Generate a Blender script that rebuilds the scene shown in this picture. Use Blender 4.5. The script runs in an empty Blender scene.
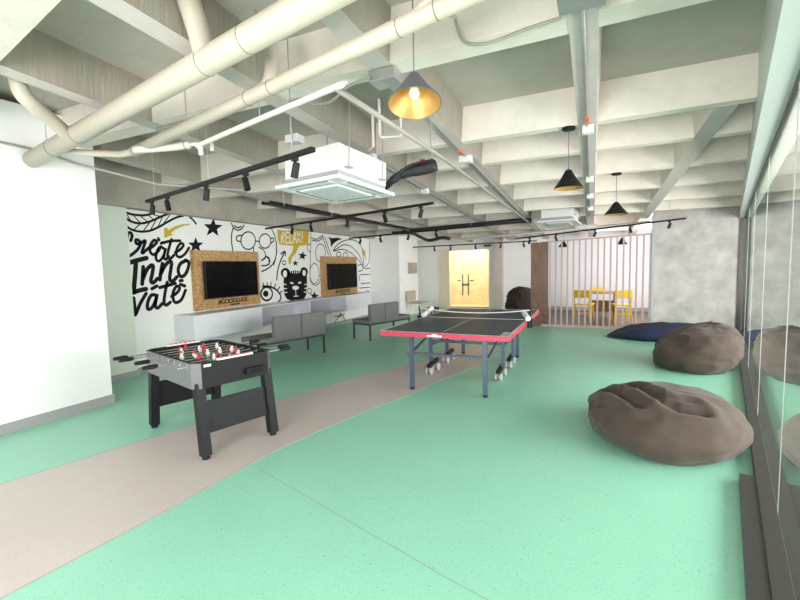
import bpy, bmesh, math, random
from mathutils import Vector, Matrix, noise

random.seed(7)
PI = math.pi
SC = bpy.context.scene
COL = SC.collection

# ------------------------------------------------------------------ camera, light, exposure
cam_d = bpy.data.cameras.new('camera')
cam_d.sensor_width = 36.0
cam_d.lens = 418.66 / 800 * 36.0
cam_d.clip_start = 0.05
cam = bpy.data.objects.new('camera', cam_d)
COL.objects.link(cam)
_r = Vector((0.90823024, 0.41783769, -0.02301062))
_u = Vector((-0.01235573, 0.08173918, 0.99657716))
_w = Vector((-0.41828837, 0.90483721, -0.07940069))
cam.matrix_world = Matrix(((_r.x, _u.x, -_w.x, 2.3298), (_r.y, _u.y, -_w.y, -4.4585), (_r.z, _u.z, -_w.z, 1.5255), (0, 0, 0, 1)))
SC.camera = cam

world = bpy.data.worlds.new('daylight')
SC.world = world
world.use_nodes = True
world.node_tree.nodes['Background'].inputs[0].default_value = (1.0, 0.97, 0.98, 1)
world.node_tree.nodes['Background'].inputs[1].default_value = 1.0


def area_light(name, loc, target, sx, sy, power, color=(1, 1, 1)):
    d = bpy.data.lights.new(name, 'AREA')
    d.shape = 'RECTANGLE'
    d.size, d.size_y = sx, sy
    d.energy = power
    d.color = color
    o = bpy.data.objects.new(name, d)
    COL.objects.link(o)
    o.location = loc
    o.rotation_euler = (Vector(target) - Vector(loc)).to_track_quat('-Z', 'Y').to_euler()
    return o


area_light('window_light_behind', (2.2, -7.2, 1.3), (1.2, 0, 1.7), 4.2, 2.2, 400, (1.0, 0.945, 0.955))
area_light('window_light_beyond_glass', (6.4, 0.4, 1.3), (0.2, 1.8, 1.3), 8.0, 2.0, 1250, (1.0, 0.95, 0.955))
area_light('fill_light_side_room', (4.4, 7.2, 1.9), (0.0, 9.6, 1.2), 1.2, 1.2, 110, (1.0, 0.97, 0.98))  # added fill lamp to brighten the side room and back wall; no window there

vs = SC.view_settings
vs.view_transform = 'Standard'
vs.look = 'None'
vs.gamma = 1.0
vs.exposure = 0.48
vs.use_curve_mapping = False

# ------------------------------------------------------------------ materials


def mat(name, color, rough=0.6, metal=0.0, var=0.0, scale=8.0, bump=0.0, bscale=40.0, spec=0.5, coat=0.0,
        emit=None, emit_s=0.0, stretch=None, sheen=0.0):
    m = bpy.data.materials.new(name)
    m.use_nodes = True
    nt = m.node_tree
    b = nt.nodes['Principled BSDF']
    b.inputs['Base Color'].default_value = (*color, 1)
    b.inputs['Roughness'].default_value = rough
    b.inputs['Metallic'].default_value = metal
    b.inputs['Specular IOR Level'].default_value = spec
    b.inputs['Coat Weight'].default_value = coat
    b.inputs['Sheen Weight'].default_value = sheen
    if emit:
        b.inputs['Emission Color'].default_value = (*emit, 1)
        b.inputs['Emission Strength'].default_value = emit_s
    if var > 0 or bump > 0:
        tc = nt.nodes.new('ShaderNodeTexCoord')
        mp = nt.nodes.new('ShaderNodeMapping')
        if stretch:
            mp.inputs['Scale'].default_value = stretch
        nt.links.new(tc.outputs['Object'], mp.inputs['Vector'])
    if var > 0:
        n = nt.nodes.new('ShaderNodeTexNoise')
        n.inputs['Scale'].default_value = scale
        n.inputs['Detail'].default_value = 6
        n.inputs['Roughness'].default_value = 0.65
        nt.links.new(mp.outputs[0], n.inputs['Vector'])
        r = nt.nodes.new('ShaderNodeValToRGB')
        r.color_ramp.elements[0].position = 0.3
        r.color_ramp.elements[1].position = 0.7
        r.color_ramp.elements[0].color = (*[max(0, c * (1 - var)) for c in color], 1)
        r.color_ramp.elements[1].color = (*[min(1, c * (1 + var * 0.6)) for c in color], 1)
        nt.links.new(n.outputs['Fac'], r.inputs['Fac'])
        nt.links.new(r.outputs['Color'], b.inputs['Base Color'])
    if bump > 0:
        n2 = nt.nodes.new('ShaderNodeTexNoise')
        n2.inputs['Scale'].default_value = bscale
        n2.inputs['Detail'].default_value = 4
        nt.links.new(mp.outputs[0], n2.inputs['Vector'])
        bp = nt.nodes.new('ShaderNodeBump')
        bp.inputs['Strength'].default_value = bump
        bp.inputs['Distance'].default_value = 0.02
        nt.links.new(n2.outputs['Fac'], bp.inputs['Height'])
        nt.links.new(bp.outputs['Normal'], b.inputs['Normal'])
    return m


def floor_mat(name, color, speck, rough=0.35):
    m = mat(name, color, rough, var=0.05, scale=0.9)
    nt = m.node_tree
    b = nt.nodes['Principled BSDF']
    src = b.inputs['Base Color'].links[0].from_socket
    tc = nt.nodes.new('ShaderNodeTexCoord')
    fac = None
    for sc_, lo, hi in ((105, 0.61, 0.68), (48, 0.66, 0.70)):
        n = nt.nodes.new('ShaderNodeTexNoise')
        n.inputs['Scale'].default_value = sc_
        n.inputs['Detail'].default_value = 2
        nt.links.new(tc.outputs['Object'], n.inputs['Vector'])
        mr = nt.nodes.new('ShaderNodeMapRange')
        mr.inputs['From Min'].default_value = lo
        mr.inputs['From Max'].default_value = hi
        nt.links.new(n.outputs['Fac'], mr.inputs['Value'])
        if fac is None:
            fac = mr.outputs[0]
        else:
            mx = nt.nodes.new('ShaderNodeMath')
            mx.operation = 'MAXIMUM'
            nt.links.new(fac, mx.inputs[0])
            nt.links.new(mr.outputs[0], mx.inputs[1])
            fac = mx.outputs[0]
    mix = nt.nodes.new('ShaderNodeMixRGB')
    mix.inputs[2].default_value = (*speck, 1)
    half = nt.nodes.new('ShaderNodeMath')
    half.operation = 'MULTIPLY'
    half.inputs[1].default_value = 0.62
    nt.links.new(fac, half.inputs[0])
    nt.links.new(half.outputs[0], mix.inputs[0])
    nt.links.new(src, mix.inputs[1])
    nt.links.new(mix.outputs[0], b.inputs['Base Color'])
    return m


def glass_mat(name, refl, tint, rough=0.0):
    m = bpy.data.materials.new(name)
    m.use_nodes = True
    nt = m.node_tree
    for n in list(nt.nodes):
        nt.nodes.remove(n)
    out = nt.nodes.new('ShaderNodeOutputMaterial')
    tr = nt.nodes.new('ShaderNodeBsdfTransparent')
    tr.inputs[0].default_value = (*tint, 1)
    gl = nt.nodes.new('ShaderNodeBsdfGlossy')
    gl.inputs['Roughness'].default_value = rough
    gl.inputs['Color'].default_value = (0.84, 0.90, 0.86, 1)
    lw = nt.nodes.new('ShaderNodeLayerWeight')
    lw.inputs[0].default_value = 0.35
    mr = nt.nodes.new('ShaderNodeMapRange')
    mr.inputs['To Min'].default_value = refl * 0.78
    mr.inputs['To Max'].default_value = min(1.0, refl * 1.1)
    nt.links.new(lw.outputs['Facing'], mr.inputs['Value'])
    mx = nt.nodes.new('ShaderNodeMixShader')
    nt.links.new(mr.outputs[0], mx.inputs[0])
    nt.links.new(tr.outputs[0], mx.inputs[1])
    nt.links.new(gl.outputs[0], mx.inputs[2])
    nt.links.new(mx.outputs[0], out.inputs[0])
    return m


def wood_mat(name, c1, c2, axis=(9, 9, 0.8), rough=0.5, spots=False):
    m = bpy.data.materials.new(name)
    m.use_nodes = True
    nt = m.node_tree
    b = nt.nodes['Principled BSDF']
    b.inputs['Roughness'].default_value = rough
    tc = nt.nodes.new('ShaderNodeTexCoord')
    mp = nt.nodes.new('ShaderNodeMapping')
    mp.inputs['Scale'].default_value = axis
    n = nt.nodes.new('ShaderNodeTexNoise')
    n.inputs['Scale'].default_value = 4.0
    n.inputs['Detail'].default_value = 8
    r = nt.nodes.new('ShaderNodeValToRGB')
    r.color_ramp.elements[0].position = 0.35
    r.color_ramp.elements[1].position = 0.65
    r.color_ramp.elements[0].color = (*c1, 1)
    r.color_ramp.elements[1].color = (*c2, 1)
    nt.links.new(tc.outputs['Object'], mp.inputs['Vector'])
    nt.links.new(mp.outputs[0], n.inputs['Vector'])
    nt.links.new(n.outputs['Fac'], r.inputs['Fac'])
    nt.links.new(r.outputs['Color'], b.inputs['Base Color'])
    return m


M = {}
M['green_floor'] = floor_mat('mint_green_rubber_floor', (0.30, 0.66, 0.49), (0.14, 0.38, 0.28), 0.40)
M['grey_floor'] = floor_mat('pinkish_grey_rubber_floor', (0.58, 0.52, 0.485), (0.42, 0.37, 0.345), 0.42)
M['dark_floor'] = wood_mat('dark_brown_floor', (0.09, 0.05, 0.035), (0.16, 0.09, 0.06), (1, 9, 9), 0.4)
M['white_paint'] = mat('white_wall_paint', (0.88, 0.885, 0.88), 0.6, var=0.03, scale=2)
M['mural_paint'] = mat('mural_white_paint', (0.80, 0.81, 0.79), 0.6, var=0.03, scale=2)
M['pale_green_paint'] = mat('pale_green_wall_paint', (0.66, 0.72, 0.64), 0.6, var=0.03, scale=2)
M['grey_paint'] = mat('grey_skirting_paint', (0.33, 0.33, 0.33), 0.5, var=0.04, scale=4)
M['rib_white'] = mat('whitewashed_concrete', (0.80, 0.73, 0.66), 0.8, var=0.12, scale=2.4, bump=0.25, bscale=22)
M['slab_grey'] = mat('grey_green_slab_concrete', (0.52, 0.475, 0.425), 0.85, var=0.18, scale=1.3, bump=0.2, bscale=14)
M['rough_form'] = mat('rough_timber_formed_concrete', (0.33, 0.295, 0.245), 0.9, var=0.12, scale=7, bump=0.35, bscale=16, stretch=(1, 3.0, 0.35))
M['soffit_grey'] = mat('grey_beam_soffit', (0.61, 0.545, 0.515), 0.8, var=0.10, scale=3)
M['wall_concrete'] = mat('mottled_grey_concrete', (0.50, 0.47, 0.45), 0.8, var=0.30, scale=2.6, bump=0.2, bscale=18)
M['edge_concrete'] = mat('tan_grey_beam_concrete', (0.40, 0.365, 0.315), 0.85, var=0.14, scale=3, bump=0.2, bscale=16)
M['lilac_paint'] = mat('lilac_white_wall_paint', (0.72, 0.705, 0.735), 0.6, var=0.03, scale=2)
M['door_warm'] = mat('warm_cream_paint', (0.80, 0.72, 0.55), 0.55, var=0.03, scale=2)
M['frame_pale'] = mat('pale_green_white_frame', (0.60, 0.645, 0.61), 0.4, var=0.03, scale=3)
M['dark_frame'] = mat('dark_bronze_frame', (0.055, 0.05, 0.048), 0.35, metal=0.3, var=0.1, scale=8)
M['glass'] = glass_mat('partition_glass', 0.80, (0.88, 0.94, 0.90))
M['door_glass'] = glass_mat('door_glass_clear', 0.14, (0.97, 0.97, 0.95))
M['seam'] = mat('glass_seam_silicone', (0.22, 0.24, 0.23), 0.4)
M['pvc'] = mat('cream_pvc_pipe', (0.54, 0.485, 0.40), 0.4, var=0.04, scale=5)
M['pvc_ring'] = mat('pipe_joint_line', (0.22, 0.20, 0.17), 0.6)
M['white_pipe'] = mat('white_small_pipe', (0.64, 0.60, 0.55), 0.4)
M['steel'] = mat('galvanised_steel', (0.46, 0.45, 0.445), 0.42, metal=0.55, var=0.1, scale=10)
M['grey_pipe'] = mat('grey_painted_pipe', (0.34, 0.325, 0.29), 0.5)
M['black_metal'] = mat('black_metal', (0.010, 0.010, 0.011), 0.5, spec=0.3, var=0.1, scale=10)
M['black_foam'] = mat('black_insulation_foam', (0.025, 0.025, 0.028), 0.6, var=0.3, scale=12, bump=0.6, bscale=30)
M['white_plastic'] = mat('white_plastic', (0.80, 0.81, 0.81), 0.4)
M['vent_grey'] = mat('louvre_grey', (0.42, 0.44, 0.46), 0.5)
M['red'] = mat('red_plastic', (0.55, 0.035, 0.05), 0.35)
M['orange'] = mat('orange_tag', (0.75, 0.16, 0.06), 0.5)
M['shade_grey'] = mat('grey_lamp_shade', (0.12, 0.125, 0.14), 0.6, spec=0.3)
M['shade_black'] = mat('black_lamp_shade', (0.010, 0.010, 0.011), 0.55, spec=0.3)
M['gold'] = mat('gold_shade_lining', (0.52, 0.31, 0.10), 0.38, metal=0.5, var=0.08, scale=12)
M['bulb'] = mat('white_bulb', (0.9, 0.88, 0.84), 0.3, emit=(1, 0.86, 0.66), emit_s=0.5)
M['ink'] = mat('black_mural_paint', (0.010, 0.010, 0.011), 0.8, spec=0.2)
M['mustard'] = mat('mustard_mural_paint', (0.55, 0.38, 0.03), 0.6)
M['osb'] = mat('strand_board', (0.50, 0.30, 0.13), 0.65, var=0.62, scale=26, bump=0.2, bscale=60)
M['screen'] = mat('black_tv_screen', (0.003, 0.003, 0.004), 0.22, spec=0.08)
M['cabinet'] = mat('lilac_white_laminate', (0.72, 0.73, 0.77), 0.35, var=0.02, scale=2)
M['cab_in'] = mat('grey_lilac_laminate', (0.46, 0.46, 0.50), 0.45)
M['sofa'] = mat('grey_woven_fabric', (0.175, 0.18, 0.18), 0.95, var=0.3, scale=60, bump=0.25, bscale=120, sheen=0.2)
M['sofa_seat'] = mat('light_grey_woven_fabric', (0.20, 0.20, 0.195), 0.95, var=0.25, scale=60, bump=0.25, bscale=120)
M['sofa_leg'] = mat('dark_green_grey_metal', (0.05, 0.065, 0.065), 0.4, metal=0.5)
M['brown_fabric'] = mat('brown_bean_bag_fabric', (0.072, 0.050, 0.037), 0.88, var=0.10, scale=5, bump=0.06, bscale=260, sheen=0.1)
M['dark_brown_fabric'] = mat('dark_brown_bean_bag_fabric', (0.040, 0.028, 0.023), 0.9, var=0.15, scale=10)
M['navy_fabric'] = mat('navy_bean_bag_fabric', (0.018, 0.028, 0.085), 0.8, var=0.2, scale=6, bump=0.06, bscale=240)
M['table_top'] = mat('dark_slate_blue_table_top', (0.030, 0.050, 0.074), 0.42, var=0.06, scale=4)
M['table_line'] = mat('white_court_line', (0.75, 0.76, 0.76), 0.5)
M['table_red'] = mat('crimson_table_apron', (0.55, 0.045, 0.095), 0.4)
M['table_steel'] = mat('blue_grey_steel', (0.085, 0.115, 0.17), 0.35, metal=0.35)
M['wheel'] = mat('pale_grey_wheel', (0.50, 0.51, 0.50), 0.4)
M['net_white'] = mat('white_net_tape', (0.80, 0.80, 0.78), 0.6)
M['foos_black'] = mat('black_foosball_laminate', (0.009, 0.0095, 0.010), 0.5, spec=0.25, var=0.1, scale=6)
M['foos_grey'] = mat('silver_grey_foosball_side', (0.13, 0.135, 0.135), 0.42, var=0.06, scale=8)
M['foos_field'] = mat('green_playfield', (0.03, 0.13, 0.06), 0.5)
M['chrome'] = mat('chrome', (0.72, 0.73, 0.74), 0.2, metal=0.9)
M['divider_wood'] = wood_mat('reddish_brown_wood', (0.13, 0.062, 0.04), (0.24, 0.125, 0.085))
M['slat_wood'] = mat('pinkish_beige_slat', (0.47, 0.37, 0.33), 0.55, var=0.08, scale=6)
M['crate_wood'] = wood_mat('light_brown_table_wood', (0.28, 0.15, 0.07), (0.42, 0.25, 0.13))
M['yellow'] = mat('yellow_chair_paint', (0.75, 0.50, 0.02), 0.45)
M['beige'] = mat('beige_chair_fabric', (0.50, 0.45, 0.38), 0.8)
M['outside_dark_grey'] = mat('darkened_outside_grey', (0.045, 0.05, 0.045), 0.9, spec=0.1)  # darkened in colour so the lamp-lit outside looks dim through the glass
M['box_grey'] = mat('beige_grey_panel', (0.36, 0.34, 0.31), 0.5)

# ------------------------------------------------------------------ mesh helpers


def obj(name, bm, m, parent=None, smooth=False, mats=None):
    me = bpy.data.meshes.new(name)
    bmesh.ops.recalc_face_normals(bm, faces=bm.faces)
    bm.to_mesh(me)
    bm.free()
    for mm in (mats or [m]):
        me.materials.append(mm)
    if smooth:
        for p in me.polygons:
            p.use_smooth = True
    o = bpy.data.objects.new(name, me)
    COL.objects.link(o)
    if parent is not None:
        o.parent = parent
    return o


def tag(o, label, cat, group=None, kind=None):
    o['label'] = label
    o['category'] = cat
    if group:
        o['group'] = group
    if kind:
        o['kind'] = kind
    return o


def thing(name, label, cat, loc=(0, 0, 0), rz=0.0, group=None):
    o = bpy.data.objects.new(name, None)
    o.empty_display_size = 0.1
    COL.objects.link(o)
    o.location = loc
    o.rotation_euler = (0, 0, rz)
    return tag(o, label, cat, group)


def struct(name, bm, m, parent=None, mats=None, smooth=False):
    o = obj(name, bm, m, parent, smooth, mats)
    if parent is None:
        o['kind'] = 'structure'
    return o


def dup(root, loc, rz, label=None):
    r = root.copy()
    COL.objects.link(r)
    r.location = loc
    r.rotation_euler = (0, 0, rz)
    if label:
        r['label'] = label
    for ch in list(root.children):
        c = ch.copy()
        COL.objects.link(c)
        c.parent = r
        for g in list(ch.children):
            d = g.copy()
            COL.objects.link(d)
            d.parent = c
    return r


def box(bm, x0, x1, y0, y1, z0, z1, bev=0.0, mi=0, seg=2):
    vs_ = [bm.verts.new(p) for p in ((x0, y0, z0), (x1, y0, z0), (x1, y1, z0), (x0, y1, z0), (x0, y0, z1), (x1, y0, z1), (x1, y1, z1), (x0, y1, z1))]
    fs = [bm.faces.new([vs_[i] for i in q]) for q in ((3, 2, 1, 0), (4, 5, 6, 7), (0, 1, 5, 4), (1, 2, 6, 5), (2, 3, 7, 6), (3, 0, 4, 7))]
    for f in fs:
        f.material_index = mi
    if bev > 0:
        es = list({e for f in fs for e in f.edges})
        bmesh.ops.bevel(bm, geom=es, offset=bev, segments=seg, profile=0.5, affect='EDGES', material=-1)
    return bm


def bx(*a, **k):
    return box(bmesh.new(), *a, **k)


def hexa(bm, pts, mi=0):
    """eight corner points, bottom ring then top ring"""
    vs_ = [bm.verts.new(p) for p in pts]
    for q in ((3, 2, 1, 0), (4, 5, 6, 7), (0, 1, 5, 4), (1, 2, 6, 5), (2, 3, 7, 6), (3, 0, 4, 7)):
        bm.faces.new([vs_[i] for i in q]).material_index = mi
    return bm


def prism(bm, poly, z0, z1, mi=0):
    n = len(poly)
    a = [bm.verts.new((p[0], p[1], z0)) for p in poly]
    b = [bm.verts.new((p[0], p[1], z1)) for p in poly]
    bm.faces.new(a[::-1]).material_index = mi
    bm.faces.new(b).material_index = mi
    for i in range(n):
        bm.faces.new((a[i], a[(i + 1) % n], b[(i + 1) % n], b[i])).material_index = mi
    return bm


def smooth_path(pts, n=6):
    P = [Vector(p) for p in pts]
    if len(P) < 3:
        return P
    out = []
    for i in range(len(P) - 1):
        p0 = P[i - 1] if i > 0 else P[i] * 2 - P[i + 1]
        p1, p2 = P[i], P[i + 1]
        p3 = P[i + 2] if i + 2 < len(P) else P[i + 1] * 2 - P[i]
        for k in range(n):
            t = k / n
            out.append(0.5 * ((2 * p1) + (p2 - p0) * t + (2 * p0 - 5 * p1 + 4 * p2 - p3) * t * t + (3 * p1 - p0 - 3 * p2 + p3) * t ** 3))
    out.append(P[-1])
    return out


def tube(bm, pts, r, seg=10, mi=0, cap=True):
    P = [Vector(p) for p in pts]
    rs = r if isinstance(r, (list, tuple)) else [r] * len(P)
    t0 = (P[1] - P[0]).normalized()
    nrm = t0.orthogonal().normalized()
    rings = []
    for i, p in enumerate(P):
        if i == 0:
            t = t0
        elif i == len(P) - 1:
            t = (P[i] - P[i - 1]).normalized()
        else:
            t = ((P[i] - P[i - 1]).normalized() + (P[i + 1] - P[i]).normalized())
            t = t.normalized() if t.length > 1e-6 else t0
        nrm = nrm - t * nrm.dot(t)
        nrm = nrm.normalized() if nrm.length > 1e-6 else t.orthogonal().normalized()
        b = t.cross(nrm)
        rings.append([bm.verts.new(p + (nrm * math.cos(2 * PI * k / seg) + b * math.sin(2 * PI * k / seg)) * rs[i]) for k in range(seg)])
    for a, b in zip(rings, rings[1:]):
        for k in range(seg):
            f = bm.faces.new((a[k], a[(k + 1) % seg], b[(k + 1) % seg], b[k]))
            f.material_index = mi
    if cap:
        bm.faces.new(rings[0][::-1]).material_index = mi
        bm.faces.new(rings[-1]).material_index = mi
    return bm


def tb(*a, **k):
    return tube(bmesh.new(), *a, **k)


def lathe(bm, prof, seg=24, mi=0, c=(0, 0, 0)):
    rings = []
    for r, z in prof:
        rings.append([bm.verts.new((c[0] + r * math.cos(2 * PI * k / seg), c[1] + r * math.sin(2 * PI * k / seg), c[2] + z)) for k in range(seg)])
    for a, b in zip(rings, rings[1:]):
        for k in range(seg):
            bm.faces.new((a[k], a[(k + 1) % seg], b[(k + 1) % seg], b[k])).material_index = mi
    return bm


def bar(bm, p, q, w, h, up=(0, 0, 1), mi=0):
    """a straight bar of rectangular section from p to q"""
    p, q = Vector(p), Vector(q)
    t = (q - p).normalized()
    s = t.cross(Vector(up))
    s = s.normalized() if s.length > 1e-5 else Vector((1, 0, 0))
    u = s.cross(t)
    a = [p - s * w / 2 - u * h / 2, p + s * w / 2 - u * h / 2, p + s * w / 2 + u * h / 2, p - s * w / 2 + u * h / 2]
    return hexa(bm, a + [v + (q - p) for v in a], mi)


def br(*a, **k):
    return bar(bmesh.new(), *a, **k)


ROT = math.radians(-13.7)          # the glass wall, the pipes and the light rails run at this angle to the columns


def soffit(y):
    return 2.82 - 0.055 * y


def slab(y):
    return soffit(y) + 0.34


def glass_x(y):
    return 3.391 + 0.233 * (y + 0.753)


def header_z(y):
    return 2.45 - 0.017 * y


# ------------------------------------------------------------------ floor
FAR = 10.0
bm = bmesh.new()
prism(bm, [(-4.2, -6.8), (glass_x(-6.8) + 0.09, -6.8), (glass_x(6.25) + 0.09, 6.25), (7.2, 6.25), (7.2, FAR + 0.1), (-4.2, FAR + 0.1)], -0.12, 0.0)
struct('floor', bm, M['green_floor'])
bm = bmesh.new()
prism(bm, [(glass_x(-6.8) + 0.09, -6.8), (9.0, -6.8), (9.0, 6.2), (glass_x(6.25) + 0.09, 6.25)], -0.12, -0.005)
struct('floor_outside', bm, M['outside_dark_grey'])
struct('floor_lobby', bx(-3.0, -0.6, FAR + 0.1, FAR + 1.6, -0.12, 0.0), M['door_warm'])
left_e = [(-1.93, -4.6), (-1.62, -3.1), (-1.36, -2.0), (-1.0, -0.75), (-0.64, 0.56), (-0.14, 1.66), (-0.15, 2.8), (-0.75, 5.0), (-2.5, 9.95)]
right_e = [(-0.26, -4.6), (-0.195, -3.5), (-0.13, -2.7), (-0.1, -1.85), (-0.03, -1.47), (0.16, -0.6), (0.34, -0.1), (0.46, 0.62), (0.76, 1.74), (0.82, 2.8), (0.35, 5.0), (-0.95, 9.95)]
bm = bmesh.new()
prism(bm, right_e + left_e[::-1], 0.0, 0.002)
struct('floor_path', bm, M['grey_floor'])
bm = bmesh.new()
prism(bm, [(0.95, 6.24), (5.1, 6.24), (6.0, FAR), (0.95, FAR)], 0.0, 0.004)
struct('floor_side_room', bm, M['dark_floor'])
bm = bmesh.new()
for e in (left_e, right_e):
    tube(bm, [(p[0], p[1], 0.0005) for p in e], 0.004, 4)
for a, b in (((-0.33, -1.28), (0.32, -1.32)), ((-0.65, -1.4), (-0.1, -1.42))):
    pass
tube(bm, [(0.0, -2.1, -0.0005), (1.7, -2.62, -0.0005), (3.0, -2.95, -0.0005)], 0.0025, 4)
tube(bm, [(-0.85, -0.2, 0.0015), (0.28, -0.28, 0.0015)], 0.0028, 4)
struct('trim_floor_joint', bm, M['grey_paint'])

# ------------------------------------------------------------------ ceiling: slab, cross ribs, long beams
bm = bmesh.new()
y0, y1 = -6.8, FAR + 1.6
hexa(bm, [(-4.2, y0, slab(y0)), (5.6, y0, slab(y0)), (8.5, y1, slab(y1)), (-4.2, y1, slab(y1)),
          (-4.2, y0, slab(y0) + 0.2), (5.6, y0, slab(y0) + 0.2), (8.5, y1, slab(y1) + 0.2), (-4.2, y1, slab(y1) + 0.2)])
struct('ceiling', bm, M['slab_grey'])
RIBS = [(-5.9, 0.16), (-4.5, 0.12), (-1.6, 0.17), (0.04, 0.10), (0.92, 0.10), (2.05, 0.10), (3.22, 0.10), (4.4, 0.10), (5.5, 0.12), (7.0, 0.12), (8.4, 0.12)]
for yf, th in RIBS:
    bm = bmesh.new()
    ya = yf - th
    xe = glass_x(yf) - 0.03 if yf < 6 else 6.6
    hexa(bm, [(-3.9, ya, soffit(ya)), (xe, ya, soffit(ya)), (xe, yf, soffit(yf)), (-3.9, yf, soffit(yf)),
              (-3.9, ya - 0.02, slab(ya) + 0.02), (xe, ya - 0.02, slab(ya) + 0.02), (xe, yf + 0.02, slab(yf) + 0.02), (-3.9, yf + 0.02, slab(yf) + 0.02)])
    struct('ceiling_rib', bm, M['rib_white'])
BEAMS = [(3.25, 3.42), (2.18, 2.34), (0.89, 1.05), (-0.14, 0.03), (-1.56, -1.40), (-2.98, -2.81)]
for xa, xb in BEAMS:
    bm = bmesh.new()
    ya, yb = -6.6, 9.6
    if xa > 3:
        ya = 0.02
    if xa < -2.5:
        ya, yb = -1.4, 6.9
    e = 0.004
    hexa(bm, [(xa, ya, soffit(ya) - e), (xb, ya, soffit(ya) - e), (xb, yb, soffit(yb) - e), (xa, yb, soffit(yb) - e),
              (xa - 0.03, ya, slab(ya) + 0.01), (xb + 0.03, ya, slab(ya) + 0.01), (xb + 0.03, yb, slab(yb) + 0.01), (xa - 0.03, yb, slab(yb) + 0.01)])
    bm.normal_update()
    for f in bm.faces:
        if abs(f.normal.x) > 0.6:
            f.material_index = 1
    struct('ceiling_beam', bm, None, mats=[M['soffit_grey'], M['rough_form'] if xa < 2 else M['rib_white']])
bm = bmesh.new()
zz = soffit(-3.0) - 0.03
hexa(bm, [(-3.9, -3.1, zz), (3.0, -4.3, zz), (3.0, -3.62, zz), (-3.9, -2.48, zz), (-3.9, -3.1, zz + 0.5), (3.0, -4.3, zz + 0.5), (3.0, -3.62, zz + 0.5), (-3.9, -2.48, zz + 0.5)])
struct('ceiling_skew_beam', bm, M['rib_white'])
# edge beam above the mural wall
bm = bmesh.new()
hexa(bm, [(-4.0, -1.5, 2.47), (-3.72, -1.5, 2.47), (-3.72, FAR, 2.36), (-4.0, FAR, 2.36),
          (-4.0, -1.5, slab(-1.5)), (-3.62, -1.5, slab(-1.5)), (-3.62, FAR, slab(FAR)), (-4.0, FAR, slab(FAR))])
struct('ceiling_edge_beam', bm, M['edge_concrete'])

# ------------------------------------------------------------------ walls
struct('wall_left', bx(-4.15, -3.9, -0.55, 7.0, 0, 2.6), M['mural_paint'])
struct('wall_left_recess', bx(-4.15, -3.78, -1.5, -0.55, 0, 2.47), M['pale_green_paint'])
bm = bmesh.new()
box(bm, -4.15, -2.8, -6.8, -1.5, 0, 3.2)
struct('wall_pillar', bm, M['white_paint'])
struct('baseboard_pillar', prism(bmesh.new(), [(-2.8, -6.8), (-2.785, -6.8), (-2.785, -1.485), (-3.9, -1.485), (-3.9, -1.5), (-2.8, -1.5)], 0, 0.105), M['grey_paint'])
struct('baseboard_left', prism(bmesh.new(), [(-3.765, -1.48), (-3.765, -0.54), (-3.885, -0.54), (-3.885, 6.88), (-3.9, 6.88), (-3.9, -0.55), (-3.78, -0.55), (-3.78, -1.48)], 0, 0.09), M['grey_paint'])
struct('wall_column', bx(-4.15, -2.92, 6.9, 8.35, 0, 2.75), M['white_paint'])
struct('wall_left_far', bx(-4.15, -3.75, 8.35, FAR, 0, 2.6), M['white_paint'])
# far wall with the doorway
bm = bmesh.new()
box(bm, -4.15, -2.72, FAR, FAR + 0.18, 0, 2.75)
box(bm, -0.86, 0.95, FAR, FAR + 0.18, 0, 2.75)
box(bm, -2.72, -0.86, FAR, FAR + 0.18, 2.12, 2.75)
struct('wall_back', bm, M['white_paint'])
struct('wall_back_column', bx(-0.70, -0.44, FAR - 0.25, FAR, 0, 2.7), M['grey_paint'] if False else M['soffit_grey'])
struct('wall_side_room', bx(0.95, 7.2, FAR, FAR + 0.18, 0, 2.75), M['lilac_paint'])
struct('baseboard_side_room', bx(0.95, 7.2, FAR - 0.02, FAR, 0, 0.12), M['grey_paint'])
bm = bmesh.new()
box(bm, 3.52, 5.08, 6.2, 6.4, 0, 2.85)
struct('wall_right_concrete', bm, M['wall_concrete'])
struct('wall_outside', bx(5.08, 7.6, 6.22, 6.4, 0, 2.85), M['outside_dark_grey'])  # concrete wall's outer stretch, coloured dark to look unlit through the glass
# lobby behind the glass doors
bm = bmesh.new()
box(bm, -2.9, -0.6, FAR + 1.35, FAR + 1.5, 0, 2.4)
box(bm, -3.0, -2.75, FAR + 0.18, FAR + 1.5, 0, 2.4)
box(bm, -0.83, -0.6, FAR + 0.18, FAR + 1.5, 0, 2.4)
struct('wall_lobby', bm, M['door_warm'])
struct('ceiling_lobby', bx(-3.0, -0.6, FAR + 0.18, FAR + 1.5, 2.4, 2.5), M['door_warm'])
lob = area_light('lobby_lamp', (-1.8, FAR + 0.7, 2.36), (-1.8, FAR + 0.7, 0), 1.4, 0.5, 38, (1.0, 0.86, 0.58))

# room beyond the glass partition
struct('wall_beyond_glass', hexa(bmesh.new(), [(7.6, 0.5, 0), (7.75, 0.5, 0), (8.1, 12, 0), (7.95, 12, 0), (7.6, 0.5, 3.2), (7.75, 0.5, 3.2), (8.1, 12, 3.2), (7.95, 12, 3.2)]), M['shade_grey'])

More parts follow.
